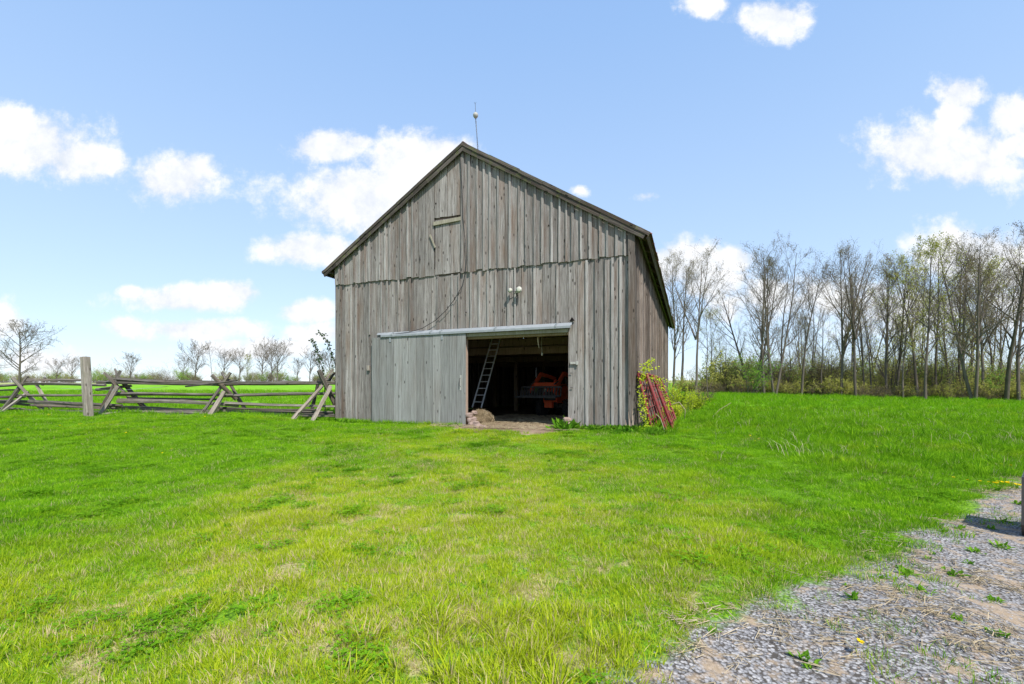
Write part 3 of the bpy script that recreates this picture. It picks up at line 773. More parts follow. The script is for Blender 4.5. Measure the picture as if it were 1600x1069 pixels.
# floor
fv, ff = [], []; fxs = [-BW + .02 + (BW - .04) * i / 50 for i in range(51)]; fys = [i * .25 for i in range(-10, 82)]
mid = (DOOR_L + DOOR_R) / 2
for Y in fys:
    for X in fxs:
        z = .0 + .02 * mnoise.noise((X * 1.7, Y * 1.7, 4))
        if Y < .05:
            kk = max(0, 1 - ((X - mid) / 2.0) ** 2); e = 2.3 * math.sqrt(kk) + Y
            pw = loc2w(X, Y); zg = zt(pw.x, pw.y) - ZB
            z = zg + (.02 if e > .2 else .02 - .14 * min(1, (.2 - e) / .25))
        fv.append((X, Y, z))
for j in range(len(fys) - 1):
    for i in range(50):
        Yc = fys[j]; Xc = fxs[i]
        if Yc < 0 and abs(Xc - mid) > 2.2: continue
        ff.append((j * 51 + i, j * 51 + i + 1, (j + 1) * 51 + i + 1, (j + 1) * 51 + i))
fl = link('barn_floor', raw('barn_floor', fv, ff, DIRT, True)); fl.location = NC; fl.rotation_euler.z = BA
tag(fl, 'trodden brown dirt floor of the barn spilling out through the doorway', kind='structure')

# things on the barn
X, _ = F(729, 222, .3)
ant = thing('lightning_rod', 'thin twisted rod with a white ball standing on the barn ridge', 'lightning rod', loc2w(XC + .05, .9, RIDGE_Z - .02))
g = G(); n = 60; top = 1.42
for ph in (0, math.pi):
    g.tube([(.014 * math.cos(i * .55 + ph) - .10 * i / n, .014 * math.sin(i * .55 + ph), top * i / n) for i in range(n + 1)], .008, 4)
g.build('twisted_rod', M_STEEL, ant)
G().lathe([(.01, -.10), (.05, -.085), (.085, -.03), (.09, .02), (.07, .07), (.03, .1), (.01, .11)], (-.10, 0, top + .04), n=16).build('glass_ball', M_WHITE, ant, True)
g = G().tube([(-.10, 0, top + .14), (-.115, 0, top + .46)], .007, 5)
g.tube([(-.115, 0, top + .44), (-.15, 0, top + .50)], .005, 4).tube([(-.115, 0, top + .44), (-.08, 0, top + .50)], .005, 4)
g.build('tip', M_STEEL, ant)
cable = []
for px, py in [(718, 229), (720, 260), (722, 300), (723, 340), (727, 375), (729, 405), (727, 428), (722, 447), (710, 468), (697, 485), (680, 501), (660, 513), (640, 519), (615, 522), (597, 525)]:
    X, z = F(px, py, -.13); cable.append((X, -.128, z))
c = G().tube(cable, .011, 5).build('power_cable', M_CABLE, None, True); c.location = NC; c.rotation_euler.z = BA
tag(c, 'thin black cable hanging from the gable peak down to the door rail', 'cable')
fx, fz = F(807, 455, -.1)
fl2 = thing('floodlight', 'twin white floodlight fixed to the boards above the doorway', 'floodlight', loc2w(fx, -.055, fz), BA)
G().box((-.06, -.03, -.05), (.06, 0, .05)).build('junction_box', M_WHITE, fl2, bevel=.006)
for sx, rr in ((-.16, .075), (.13, .10)):
    G().tube([(0, -.03, 0), (sx * .5, -.08, .0), (sx, -.09, .0)], .012, 6).build('arm', M_STEEL, fl2)
    hd = G().lathe([(.02, .0), (.045, -.03), (rr, -.10), (rr, -.115)], (sx, -.07, .01), 'Y', 14).build('lamp_housing', M_WHITE, fl2, True)
    G().lathe([(rr * .9, 0), (rr * .5, -.014), (.01, -.018)], (sx, -.186, .01), 'Y', 14).build('lens', M_LAMP, hd, True)

# things in the doorway
def inw(px, py, Yl): X, z = F(px, py, Yl); return loc2w(X, Yl, z)
p0, p1 = inw(745, 637, 2.3), inw(776, 527, 4.02)
lad = thing('ladder', 'aluminium ladder leaning on the loft beam inside the doorway', 'ladder', p0, 0)
d = p1 - p0; dn = d.normalized(); Ll = d.length + .9; sw = U * .19
for s in (-1, 1): G().beam(sw * s, sw * s + dn * Ll, .028, .07, V).build('side_rail', M_LADDER, lad)
k = .25
while k < Ll - .1:
    G().tube([-sw + dn * k, sw + dn * k], .017, 6).build('rung', M_LADDER, lad); k += .305
hay = thing('hay_heap', 'low rounded heap of dry hay at the foot of the ladder', 'hay', inw(750, 655, .95) * 1, BA)
hay.location.z = ZB
def hay_mesh():
    bm = bmesh.new(); bmesh.ops.create_icosphere(bm, subdivisions=4, radius=1)
    for v in bm.verts:
        c = v.co.copy(); f = 1 + .16 * mnoise.noise(c * 3) + .06 * mnoise.noise(c * 12)
        v.co = Vector((c.x * .52 * f, c.y * .42 * f, max(-.05, c.z * .42 * f) + .02))
    m = bpy.data.meshes.new('hay'); bm.to_mesh(m); bm.free(); return m
HAY = leafmat('hay', (.13, .10, .06), (.24, .18, .11), .05, 9)
link('hay', hay_mesh(), hay, HAY)
vs, fs, tn = [], [], []
for _ in range(1400):
    a, b = rnd.uniform(0, 6.28), rnd.uniform(0, 1.5); c = Vector((math.cos(a) * math.cos(b) * .53, math.sin(a) * math.cos(b) * .43, math.sin(b) * .42 + .03))
    dd_ = Vector((rnd.gauss(0, 1), rnd.gauss(0, 1), rnd.gauss(0, .6))).normalized() * rnd.uniform(.03, .09); e = dd_.cross(Vector((.3, .2, 1))).normalized() * .002
    n = len(vs); vs += [c - dd_ - e, c - dd_ + e, c + dd_ + e, c + dd_ - e]; fs.append((n, n + 1, n + 2, n + 3)); tn += [rnd.random()] * 4
tag(link('loose_stalks', raw('loose_stalks', vs, fs, L_DRY, attrs={'tint': tn}), hay), kind='stuff')
bp = inw(846, 527, 1.2)
bulb = thing('hanging_bulb', 'bare light bulb hanging on a cord under the door header', 'light bulb', bp, 0)
G().tube([(0, 0, .1), (.0, 0, -.3), (.02, 0, -.5)], .007, 5).build('cord', M_WHITE, bulb)
G().lathe([(.012, 0), (.018, -.03), (.035, -.08), (.03, -.11), (.01, -.125)], (.02, 0, -.5), n=12).build('bulb', M_LAMP, bulb, True)
rg = inw(841, 526, .25)
rag = G().tube([(.0, 0, .06), (-.02, .0, -.08), (.0, .01, -.22), (.03, 0, -.36)], [.03, .028, .02, .008], 5, jit=.4).tube([(0, 0, 0), (.14, 0, .03), (.30, 0, .06)], [.028, .02, .01], 5, jit=.4)
o = rag.build('straw_rope', M_TAN, None); o.location = rg; tag(o, 'frayed tan rope end dangling from the doorway header', 'rope')

# ------------------------------------------------------------------ tractor
tx_, ty_ = inw(850, 640, 5.2).xy
TR = thing('tractor', 'orange compact tractor with front loader arms parked inside the dark barn', 'tractor', (tx_ + .50, ty_ + .1, ZB + .01), BA - R(14))
TR.scale = (1.12, 1.12, 1.12)
# local: front faces -Y
G().prism([(-.35, .55), (-.42, .98), (-.30, 1.08), (.75, 1.18), (.85, .55)], -.30, .30).build('hood', M_ORANGE, TR, bevel=.03)
G().box((-.24, -.44, .62), (.24, -.425, .95)).build('grille', M_STEEL, TR)
for s in (-1, 1): G().lathe([(.06, 0), (.065, -.02), (.03, -.03)], (s * .2, -.42, 1.0), 'Y', 12).build('headlight', M_LAMP, TR, True)
G().box((-.2, -.2, .38), (.2, 1.9, .56)).build('chassis', M_STEEL, TR)
G().box((-.5, -.06, .34), (.5, .06, .46)).build('front_axle', M_STEEL, TR)
def wheel(x, y, r, wd):
    wh = bpy.data.objects.new('wheel', None); C.objects.link(wh); wh.parent = TR; wh.location = (x, y, r)
    g = G().lathe([(r * .55, -wd / 2), (r * .9, -wd / 2), (r * .97, -wd / 3), (r * .97, wd / 3), (r * .9, wd / 2), (r * .55, wd / 2)], axis='X', n=28)
    for k in range(18):
        a = 2 * math.pi * k / 18
        for s in (-1, 1):
            a2 = a + (.17 if s > 0 else 0)
            g.beam((s * wd * .05, math.cos(a2 + .1) * r * .975, math.sin(a2 + .1) * r * .975), (s * wd * .5, math.cos(a2 - .14) * r * .94, math.sin(a2 - .14) * r * .94), .05, .06, (0, math.cos(a2), math.sin(a2)))
    g.build('tyre', M_BLACK, wh)
    G().lathe([(r * .54, -wd * .3), (r * .54, wd * .3), (r * .3, wd * .15), (.05, wd * .3)], axis='X', n=20).build('rim', M_ORANGE, wh)
for s in (-1, 1): wheel(s * .58, 0, .34, .24); wheel(s * .62, 1.55, .56, .34)
for s in (-1, 1):
    G().prism([(1.0, .95), (1.05, 1.12), (1.3, 1.25), (1.75, 1.25), (2.05, 1.0), (1.98, .96), (1.72, 1.18), (1.33, 1.18), (1.1, 1.05)], s * .45, s * .80).build('fender', M_ORANGE, TR)
G().prism([(1.25, .85), (1.25, .98), (1.65, .98), (1.7, 1.4), (1.78, 1.4), (1.76, .85)], -.22, .22).build('seat', M_BLACK, TR, bevel=.02)
G().tube([(0, .95, .9), (0, 1.08, 1.3)], .02, 8).lathe([(.17, -.01), (.19, 0), (.17, .01), (.15, 0)], (0, 1.1, 1.32), n=20).build('steering_wheel', M_BLACK, TR)
for s in (-1, 1): G().beam((s * .45, 1.9, .8), (s * .45, 2.0, 2.25), .06, .06).build('roll_bar_post', M_STEEL, TR)
G().beam((-.48, 2.0, 2.25), (.48, 2.0, 2.25), .06, .06).build('roll_bar', M_STEEL, TR)
for s in (-1, 1):
    G().beam((s * .48, .75, .35), (s * .48, .85, 1.42), .10, .14, (0, 1, 0)).build('loader_tower', M_ORANGE, TR)
    G().beam((s * .50, .90, 1.45), (s * .50, -.25, 1.62), .07, .14).beam((s * .50, -.25, 1.62), (s * .50, -1.0, .95), .07, .15).build('loader_arm', M_ORANGE, TR)
    G().tube([(s * .50, .3, .95), (s * .50, -.15, 1.40)], .03, 8).tube([(s * .50, -.2, 1.5), (s * .50, -.95, 1.22)], .028, 8).build('hydraulic_ram', M_GREYM, TR)
G().beam((-.5, -.72, 1.22), (.5, -.72, 1.22), .13, .13).build('loader_crossbar', M_ORANGE, TR, bevel=.01)
gp = bpy.data.objects.new('grapple', None); C.objects.link(gp); gp.parent = TR
for z, y in ((1.12, -1.05), (.76, -1.45), (.80, -1.1)): G().beam((-.85, y, z), (.85, y, z), .05, .05).build('bar', M_GREYM, gp)
for k in range(15):
    x = -.84 + 1.68 * k / 14
    G().beam((x, -1.05, 1.12), (x, -1.1, .80), .026, .026).beam((x, -1.1, .79), (x, -1.5, .74), .026, .026).beam((x, -1.48, .74), (x, -1.53, 1.0), .02, .02).build('tine', M_GREYM, gp)
G().box((-.16, -.55, .35), (.16, -.42, .58)).build('front_weight', M_ORANGE, TR)

# ------------------------------------------------------------------ red gates leaning on the flank
def gate(label, xb, xt, y0, L, H, nr, dz=0, tiltY=0.0):
    o = thing('farm_gate', label, 'gate', NC, BA, 'red tube gates leaning on the barn flank')
    def q(a, b):  # a along, b up the gate
        t = b / H; return Vector((xb + (xt - xb) * t, y0 + a - tiltY * t, dz - .05 + H * .97 * t))
    r = .042
    fr = [q(.12, 0), q(L - .12, 0), q(L - .03, .05), q(L, .14), q(L, H - .14), q(L - .03, H - .05), q(L - .12, H), q(.12, H), q(.03, H - .05), q(0, H - .14), q(0, .14), q(.03, .05), q(.12, 0)]
    G().tube(fr, r, 8).build('frame', M_RED, o, True)
    for k in range(1, nr): G().tube([q(.01, H * k / nr), q(L - .01, H * k / nr)], .019, 6).build('rail', M_RED, o, True)
    for f in (.35, .68): G().beam(q(L * f, .02), q(L * f, H - .02), .05, .016, U).build('stay', M_RED, o)
    return o
gate('dark red tube gate pressed closest to the brown barn flank', .52, .12, .05, 3.0, 1.72, 5, 0, 0)
gate('bright red tube gate in the middle of the leaning stack', .90, .36, .0, 3.2, 1.70, 5, 0)
gate('outermost red tube gate of the stack, tipped a little farther back', 1.08, .50, .40, 3.4, 1.66, 6, 0)
gp_ = [NC + U * .62 - V * .25 + Vector((0, 0, .5)), NC + U * .75 - V * .3 + Vector((0, 0, .38)), NC + U * .84 - V * .3 + Vector((0, 0, .1)), NC + U * .85 - V * .3 + Vector((0, 0, -.05))]
g = G().tube(gp_, .010, 5)
g.tube([NC + U * 1.02 + Vector((0, 0, .75)), NC + U * 1.22 + Vector((0, 0, .82)), NC + U * 1.38 + V * .2 + Vector((0, 0, .6)), NC + U * 1.36 + V * .2 + Vector((0, 0, .35))], .011, 5)
o = g.build('dry_vine', L_DRY, None, True); tag(o, 'dry pale vine stems looping over the red gates', 'vine')

# ------------------------------------------------------------------ trees
def grow_tree(seed, H, style):
    """returns trunk mesh and crown mesh; unit tree of height H"""
    q = random.Random(seed); T = G(); K = G(); buds = []
    def poly(p, d, L, n, wig, upb):
        pts = [p.copy()]; d = d.normalized()
        for i in range(n):
            d = (d + Vector((q.gauss(0, wig), q.gauss(0, wig), q.gauss(0, wig) * .5 + upb))).normalized()
            p = p + d * L / n; pts.append(p.copy())
        return pts
    def at(pts, t):
        f = t * (len(pts) - 1); i = min(int(f), len(pts) - 2); return pts[i].lerp(pts[i + 1], f - i), (pts[i + 1] - pts[i]).normalized()
    def side_dir(d, ang):
        a = q.uniform(0, 6.283); e = d.orthogonal().normalized(); e = Matrix.Rotation(a, 3, d) @ e
        return (d * math.cos(ang) + e * math.sin(ang)).normalized()
    def limb(p, d, L, r, lvl, up):
        n = {0: 7, 1: 5, 2: 4, 3: 2}[lvl]
        pts = poly(p, d, L, n, (.03, .08, .16, .3)[lvl] , up)
        rad = [max(r * (1 - .82 * i / n), style.get('tr', .009) * (1, 1, .8, .6)[lvl]) for i in range(n + 1)]
        (T if lvl < 2 else K).tube(pts, rad, (7, 5, 3, 3)[lvl], False)
        if lvl == 3:
            buds.append(pts[-1]); buds.append(pts[1]); return
        cnt = {0: style['n0'], 1: style['n1'], 2: style['n2']}[lvl]
        st = style['bare'] if lvl == 0 else .22
        for k in range(cnt):
            t = st + (1 - st) * (k + q.uniform(.1, .9)) / cnt
            pp, dd = at(pts, min(t, .99)); ang = R(q.uniform(*style['ang']))
            tq = (t - st) / (1 - st)
            ln = L * (style['l0'] * (.42 + .75 * math.sin(math.pi * min(1, tq * .9 + .12))) * q.uniform(.7, 1.25) if lvl == 0 else q.uniform(.32, .55) * (1.15 - .5 * t))
            rr = r * (1 - .82 * t) * q.uniform(.45, .7)
            limb(pp, side_dir(dd, ang), ln, max(rr, .007), lvl + 1, style['up'])
    stems = style.get('stems', 1)
    for s in range(stems):
        a = q.uniform(0, 6.28); d = Vector((0, 0, 1)) if stems == 1 else Vector((math.cos(a) * .22, math.sin(a) * .22, 1))
        base = Vector((0, 0, -.2)) if stems == 1 else Vector((math.cos(a) * .12, math.sin(a) * .12, -.2))
        limb(base, d + Vector((style.get('lean', 0), 0, 0)), H * q.uniform(.85, 1.0), H * style['r'] * (1 if stems == 1 else .75), 0, .02)
    if style.get('fork'):
        for s in (-1, 1):
            limb(Vector((0, 0, H * .38)), Vector((s * .42, q.uniform(-.2, .2), 1)), H * .52, H * style['r'] * .6, 1, .06)
    tm = T.mesh('trunk', True)
    # buds: tiny leaf faces; joined to the crown with their own material
    km = K; n0 = len(km.f)
    for b in buds:
        for _ in range(style['bud']):
            c = b + Vector((q.gauss(0, .12), q.gauss(0, .12), q.gauss(0, .12))); s = style['bs'] * q.uniform(.6, 1.3)
            e = Vector((q.gauss(0, 1), q.gauss(0, 1), q.gauss(0, 1))).normalized() * s; f = e.orthogonal().normalized() * s * .7
            km.add([c - e, c + f, c + e, c - f], [(0, 1, 2, 3)])
    cm = bpy.data.meshes.new('crown'); cm.from_pydata(km.v, [], km.f)
    cm.materials.append(TWIG); cm.materials.append(style['leaf'])
    mi = [0] * n0 + [1] * (len(km.f) - n0); cm.polygons.foreach_set('material_index', mi)
    at_ = cm.attributes.new('tint', 'FLOAT', 'POINT'); at_.data.foreach_set('value', [q.random() for _ in km.v])
    return tm, cm
base_style = dict(n0=21, n1=7, n2=6, bare=.24, ang=(20, 50), l0=.27, up=.08, r=.0092, bud=2, bs=.034, leaf=L_BUD)
STY = {
    'tall': dict(base_style), 'tall2': dict(base_style, bare=.38, n0=14, ang=(18, 38)),
    'fork': dict(base_style, fork=True, n0=11, bare=.36), 'clump': dict(base_style, stems=3, n0=9, n1=6, r=.010),
    'thin': dict(base_style, n0=10, n1=5, l0=.26, r=.008, bare=.35), 'leafy': dict(base_style, bud=3, bs=.055, leaf=L_BRUSH, n0=17),
    'lean': dict(base_style, lean=.16, n0=14, r=.0125), 'wide': dict(base_style, bare=.22, ang=(36, 66), l0=.40, n0=22, up=.04, r=.017, tr=.030, n1=8, n2=7),
    'far': dict(base_style, bare=.25, ang=(30, 55), l0=.5, n0=18, n1=7, n2=6, bs=.07, r=.020, tr=.036, bud=1), 'twin': dict(base_style, stems=2, n0=11, r=.012)}
TM = {}
for i, (k, st) in enumerate(STY.items()): TM[k] = grow_tree(100 + i, 14.0, st)
TM['tallb'] = grow_tree(201, 14.0, STY['tall']); TM['farb'] = grow_tree(203, 14.0, STY['far'])
for k_, sd_ in (('tall2', 211), ('clump', 212), ('thin', 213), ('fork', 214)): TM[k_ + 'b'] = grow_tree(sd_, 14.0, STY[k_])
TM['leafyb'] = grow_tree(205, 14.0, STY['leafy'])
def tree(kind, px, ybase, ytop, dist, label, group, name='bare_tree', rz=None, cat='tree'):
    p = P(px, ybase, dist); x, y = p.x, p.y; z = zt(x, y)
    h = (ybase - ytop) / FP * dist; s = h / 13.6
    o = thing(name, label, cat, (x, y, z), rnd.uniform(0, 6.28) if rz is None else rz, group)
    a = link('trunk', TM[kind][0], o); 
    if not TM[kind][0].materials: TM[kind][0].materials.append(BARK)
    b = link('crown', TM[kind][1], o)
    o.scale = (s, s, s); return o
GT = 'bare trees in the row right of the barn'
right = [
 ('tall', 1052, 606, 395, 50, 'slim grey tree rising just behind the far end of the barn eave'),
 ('tall2', 1064, 607, 385, 46, 'straight pale tree close behind the barn with a narrow crown'),
 ('fork', 1087, 609, 388, 42, 'broad forked tree standing alone nearest the barn'),
 ('thin', 1105, 608, 480, 44, 'thin low sapling between the forked tree and the gap of sky'),
 ('thin', 1126, 608, 520, 48, 'small twiggy sapling under the gap of sky'),
 ('lean', 1172, 610, 448, 46, 'dark leaning stem tilted to the left of the first tall cluster'),
 ('twin', 1180, 610, 408, 44, 'two stemmed tree leaning apart on the left of the first tall cluster'),
 ('tall', 1194, 610, 392, 43, 'straight slender tree left of the dark cluster of trunks'),
 ('clump', 1210, 611, 378, 42, 'dark cluster of three trunks, tallest of the first group'),
 ('thin', 1219, 611, 420, 45, 'thin dark pole just right of the three trunk cluster'),
 ('thin', 1237, 611, 500, 47, 'short thin tree left of the lone slender tree'),
 ('tall2', 1252, 612, 405, 42, 'lone slender tree with open sky on both sides'),
 ('thin', 1284, 612, 480, 42, 'short crooked sapling in the brush before the fence row'),
 ('lean', 1302, 612, 400, 50, 'leaning tree crossing behind its neighbours above the olive brush'),
 ('tall', 1315, 613, 382, 41, 'tall thin tree at the left end of the dense stand'),
 ('fork', 1337, 614, 380, 40, 'stout tree with a wide fan of branches over the olive brush'),
 ('thin', 1350, 614, 420, 42, 'slim pole standing right of the fan shaped tree'),
 ('thin', 1361, 614, 460, 43, 'slender short pole between two taller trees in the dense stand'),
 ('tallb', 1385, 615, 402, 41, 'straight dark tree left of the budding trees'),
 ('leafy', 1401, 616, 392, 42, 'tree with yellow green buds on its upper twigs, left of the thickest trunk'),
 ('thin', 1411, 616, 430, 40, 'dark pole close beside the budding tree'),
 ('tall2', 1434, 617, 375, 42, 'tree leaning slightly left of the thickest trunk'),
 ('leafyb', 1446, 618, 388, 38, 'thickest trunk of the dense stand, with budding top branches'),
 ('thin', 1463, 618, 400, 42, 'thin pole right of the thickest trunk'),
 ('thin', 1481, 618, 440, 44, 'faint slim pole at the edge of the big white cloud'),
 ('tallb', 1500, 619, 385, 42, 'pair partner left of the dark trunk near the field edge'),
 ('tall', 1508, 620, 395, 41, 'bare tree just right of its close twin before the cloud'),
 ('twin', 1523, 622, 360, 37, 'dark trunked tree nearest the field edge, tall against the white cloud'),
 ('fork', 1537, 621, 400, 40, 'forked tree with a pale trunk right of the dark field edge tree'),
 ('tall2', 1556, 622, 420, 44, 'slim bare tree between the forked and the leaning tree'),
 ('lean', 1572, 622, 365, 38, 'thick leaning tree second from the right edge of the photo'),
 ('tallb', 1592, 623, 352, 38, 'tall tree cut by the right edge of the photo'),
 ('leafy', 1618, 624, 380, 40, 'budding tree just past the right edge of the stand'),
]
for k, px, yb, yt, d, lb in right:
    tree(k, px, yb, yt, d, lb, GT)
tr_ = random.Random(77)
for k in range(24):                                          # deeper in the wood nothing tells one trunk from the next
    px = 1320 + 330 * (k - 6 + tr_.random()) / 18 if k > 5 else tr_.uniform(1050, 1300); d_ = tr_.uniform(48, 60)
    tree(tr_.choice(['tall2b', 'thinb', 'tallb', 'clumpb', 'thinb', 'leafyb', 'tall2']), px, 606, tr_.uniform(405, 470) if px > 1290 else tr_.uniform(450, 530), d_,
         'slender bare trunk standing deeper in the wood behind the front row', 'trunks deeper in the wood')
# shrubs and saplings below the trees
def shrub(seed, H, Wd, stems, leafn, ls, leaf, twn=5):
    q = random.Random(seed); K = G(); leaves = []
    for _ in range(stems):
        a = q.uniform(0, 6.28); r = Wd * .25 * q.random(); p = Vector((r * math.cos(a), r * math.sin(a), -.1))
        d = Vector((math.cos(a) * q.uniform(0, .6), math.sin(a) * q.uniform(0, .6), 1)).normalized(); L = H * q.uniform(.6, 1.05)
        pts = [p]; 
        for i in range(4):
            d = (d + Vector((q.gauss(0, .14), q.gauss(0, .14), 0))).normalized(); pts.append(pts[-1] + d * L / 4)
        K.tube(pts, [.018 * H / 3, .014 * H / 3, .010 * H / 3, .007, .004], 3, False)
        for _ in range(twn):
            i = q.randrange(1, 4); t = q.random(); pp = pts[i].lerp(pts[i + 1], t)
            dd = (d + Vector((q.gauss(0, .7), q.gauss(0, .7), q.gauss(0, .4)))).normalized(); l = L * q.uniform(.15, .35)
            pe = pp + dd * l; K.tube([pp, pp.lerp(pe, .5) + Vector((0, 0, q.uniform(-.03, .06) * l)), pe], [.008, .006, .004], 3, False)
            for _ in range(leafn): leaves.append(pp.lerp(pe, q.random() ** .7) + Vector((q.gauss(0, .05), q.gauss(0, .05), q.gauss(0, .05))) * H / 2)
    n0 = len(K.f)
    for c in leaves:
        s = ls * q.uniform(.6, 1.4); e = Vector((q.gauss(0, 1), q.gauss(0, 1), q.gauss(0, .7))).normalized() * s; f = e.orthogonal().normalized() * s * .6
        K.add([c - e, c + f, c + e, c - f], [(0, 1, 2, 3)])
    m = bpy.data.meshes.new('shrub'); m.from_pydata(K.v, [], K.f); m.materials.append(TWIG); m.materials.append(leaf)
    m.polygons.foreach_set('material_index', [0] * n0 + [1] * (len(K.f) - n0))
    at_ = m.attributes.new('tint', 'FLOAT', 'POINT'); at_.data.foreach_set('value', [q.random() for _ in K.v]); return m
BR = [shrub(1, 4.8, 3, 14, 9, .07, L_BRUSH, 8), shrub(2, 3.8, 3.2, 16, 8, .07, L_BRUSH, 8), shrub(3, 3.2, 3, 20, 3, .05, L_BUD, 8), shrub(4, 4.0, 3, 16, 9, .07, L_GREEN, 8), shrub(5, 2.4, 3, 26, 7, .065, L_BRUSH, 6), shrub(6, 1.6, 2.6, 34, 2, .05, L_BUD, 7), shrub(7, 7.0, 2.2, 8, 6, .05, L_BRUSH, 12), shrub(8, 6.0, 2.0, 9, 3, .045, L_BUD, 14)]
pts, scs, rots, idx = [], [], [], []
br = random.Random(11)
for _ in range(210):
    px = br.uniform(1108, 1720); t = (px - 1108) / 500
    d = interp(px, [(1100, 46), (1300, 42.5), (1600, 39.5), (1720, 39)]) + 1.2 + abs(br.gauss(0, 4))
    if px < 1150 and br.random() < .6: i = 5 if br.random() < .6 else 4
    else: i = br.choice([0, 0, 1, 1, 2, 2, 3, 4, 5, 6, 6, 7, 7])
    x = (px - CX) / FP * d
    pts.append((x, d, zt(x, d))); scs.append(br.uniform(.5, 1.0) * (1.0 + .55 * mnoise.noise((px * .012, 3, 3))) * (1.25 if br.random() < .12 else 1)); rots.append((0, 0, br.uniform(0, 6.28))); idx.append(i)
for _ in range(120):                                         # low tangle along the foot of the row
    px = br.uniform(1060, 1720); d = interp(px, [(1100, 45.0), (1300, 41.5), (1600, 38.5), (1720, 38)]) + br.uniform(-.3, 1.0); x = (px - CX) / FP * d
    pts.append((x, d, zt(x, d))); scs.append(br.uniform(.5, .85)); rots.append((0, 0, br.uniform(0, 6.28))); idx.append(br.choice([4, 5, 5]))
for _ in range(60):                                          # more wood behind
    px = br.uniform(1060, 1750); d = br.uniform(50, 75); x = (px - CX) / FP * d
    pts.append((x, d, zt(x, d))); scs.append(br.uniform(.8, 1.3)); rots.append((0, 0, br.uniform(0, 6.28))); idx.append(br.choice([0, 1, 2, 3]))
scatter('undergrowth', 'tangled olive brown brush and saplings under the row of trees', pts, scs, rots, idx, BR)
def bush(px, py, d, mesh, s, label, name='shrub', group=None, zo=0):
    x = (px - CX) / FP * d; o = link(name, mesh); o.location = (x, d, zt(x, d) + zo); o.scale = (s, s, s); o.rotation_euler.z = px
    tag(o, label, 'shrub', group); return o
Bn = shrub(21, 1.7, 1.5, 34, 12, .035, L_BUSH, 8); Bn2 = shrub(22, 1.3, 1.3, 34, 14, .032, L_BUSH, 8)
bush(1064, 620, 21, Bn, .8, 'bright yellow green shrub growing beside the red gates')
bush(1086, 620, 23.5, Bn2, .75, 'smaller yellow green shrub at the right of the bright one')
bush(1050, 620, 17.5, Bn2, .55, 'low leafy shrub hard against the barn flank behind the gates')
bush(1172, 612, 41, BR[3], .95, 'fresh green sapling shrub in front of the first tall cluster')
bush(1100, 612, 30, BR[5], .8, 'thin dry bramble beside the yellow shrubs')
# an old rail fence half lost in the brush
of = thing('old_rail_fence', 'dark old rail fence half hidden in the brush under the trees', 'fence', P(1220, 608, 46.2) * 1)
of.location.z = zt(of.location.x, of.location.y)
for k in range(5):
    o = axis_obj('post', (-4 + k * 2.2, 0, 0), (-4 + k * 2.2 + .05, 0, 1.05), .14, .14, W_RAIL, of, (0, 1, 0))
for z in (.35, .8):
    for k in range(4): axis_obj('rail', (-4 + k * 2.2, -.1, z + rnd.uniform(-.05, .05)), (-1.8 + k * 2.2, -.1, z + rnd.uniform(-.05, .05)), .1, .1, W_RAIL, of, (0, 1, 0))

# far trees beyond the field on the left
GL = 'far trees beyond the left field'
tree('wide', 29, 603, 502, 62, 'lone bare spreading tree at the left edge behind the fence', GL, rz=1.0)
left = [('far', 88, 598, 574, 150, 'low rounded twiggy tree right of the lone spreading tree'), ('farb', 112, 598, 572, 160, 'squat bare tree left of the fence post'),
        ('far', 204, 598, 566, 150, 'small upright bare tree above the second fence crossing'),
        ('farb', 286, 597, 570, 165, 'short grey tree left of the taller far pair'), ('far', 305, 597, 550, 160, 'round crowned bare tree left of the narrow spire tree'),
        ('thin', 331, 597, 545, 160, 'narrow spire like bare tree on the skyline'), ('farb', 350, 597, 562, 165, 'spreading grey tree just right of the spire tree'),
        ('far', 374, 597, 560, 155, 'dense bare tree above the third fence crossing'), ('leafy', 385, 597, 560, 150, 'budding olive tree in the middle of the far row'),
        ('farb', 409, 597, 552, 160, 'tall thin crowned tree left of the broad vase shaped tree'), ('farb', 434, 597, 550, 150, 'broad vase shaped bare tree, largest of the far row'),
        ('far', 424, 597, 560, 170, 'grey tree tucked behind the vase shaped tree'), ('far', 465, 597, 572, 175, 'small faint tree right of the vase shaped tree'),
        ('farb', 484, 597, 562, 170, 'grey tree left of the leafy shoots by the barn'), ('far', 500, 597, 566, 180, 'hazy bare tree behind the leafy shoots'),
        ('farb', 516, 597, 564, 176, 'last far tree beside the left barn corner')]
for k, px, yb, yt, d, lb in left: tree(k, px, yb + 3, yt - 4, d, lb, GL)
bush(160, 600, 140, BR[3], 1.15, 'rounded green bush on the skyline right of the fence post', 'shrub')
bush(148, 600, 142, BR[3], .95, 'smaller green bush touching the fence post on the skyline', 'shrub')
bush(450, 600, 145, BR[3], .75, 'low olive bush right of the broad vase shaped tree', 'shrub')
bush(400, 600, 145, BR[0], .8, 'olive bush at the foot of the far row', 'shrub')
pts, scs, rots, idx = [], [], [], []
for _ in range(620):
    px = br.uniform(-250, 560); d = br.uniform(150, 185); x = (px - CX) / FP * d
    hk = mnoise.noise((px * .02, 0, 2))
    if hk < -.35: continue
    pts.append((x, d, zt(x, d))); scs.append(br.uniform(.5, 1.1) * (1 + .8 * hk)); rots.append((0, 0, br.uniform(0, 6.28))); idx.append(br.choice([0, 2, 2, 2, 5, 7, 7, 3]))
scatter('far_hedgerow', 'low far hedgerow along the skyline of the left field', pts, scs, rots, idx, BR)

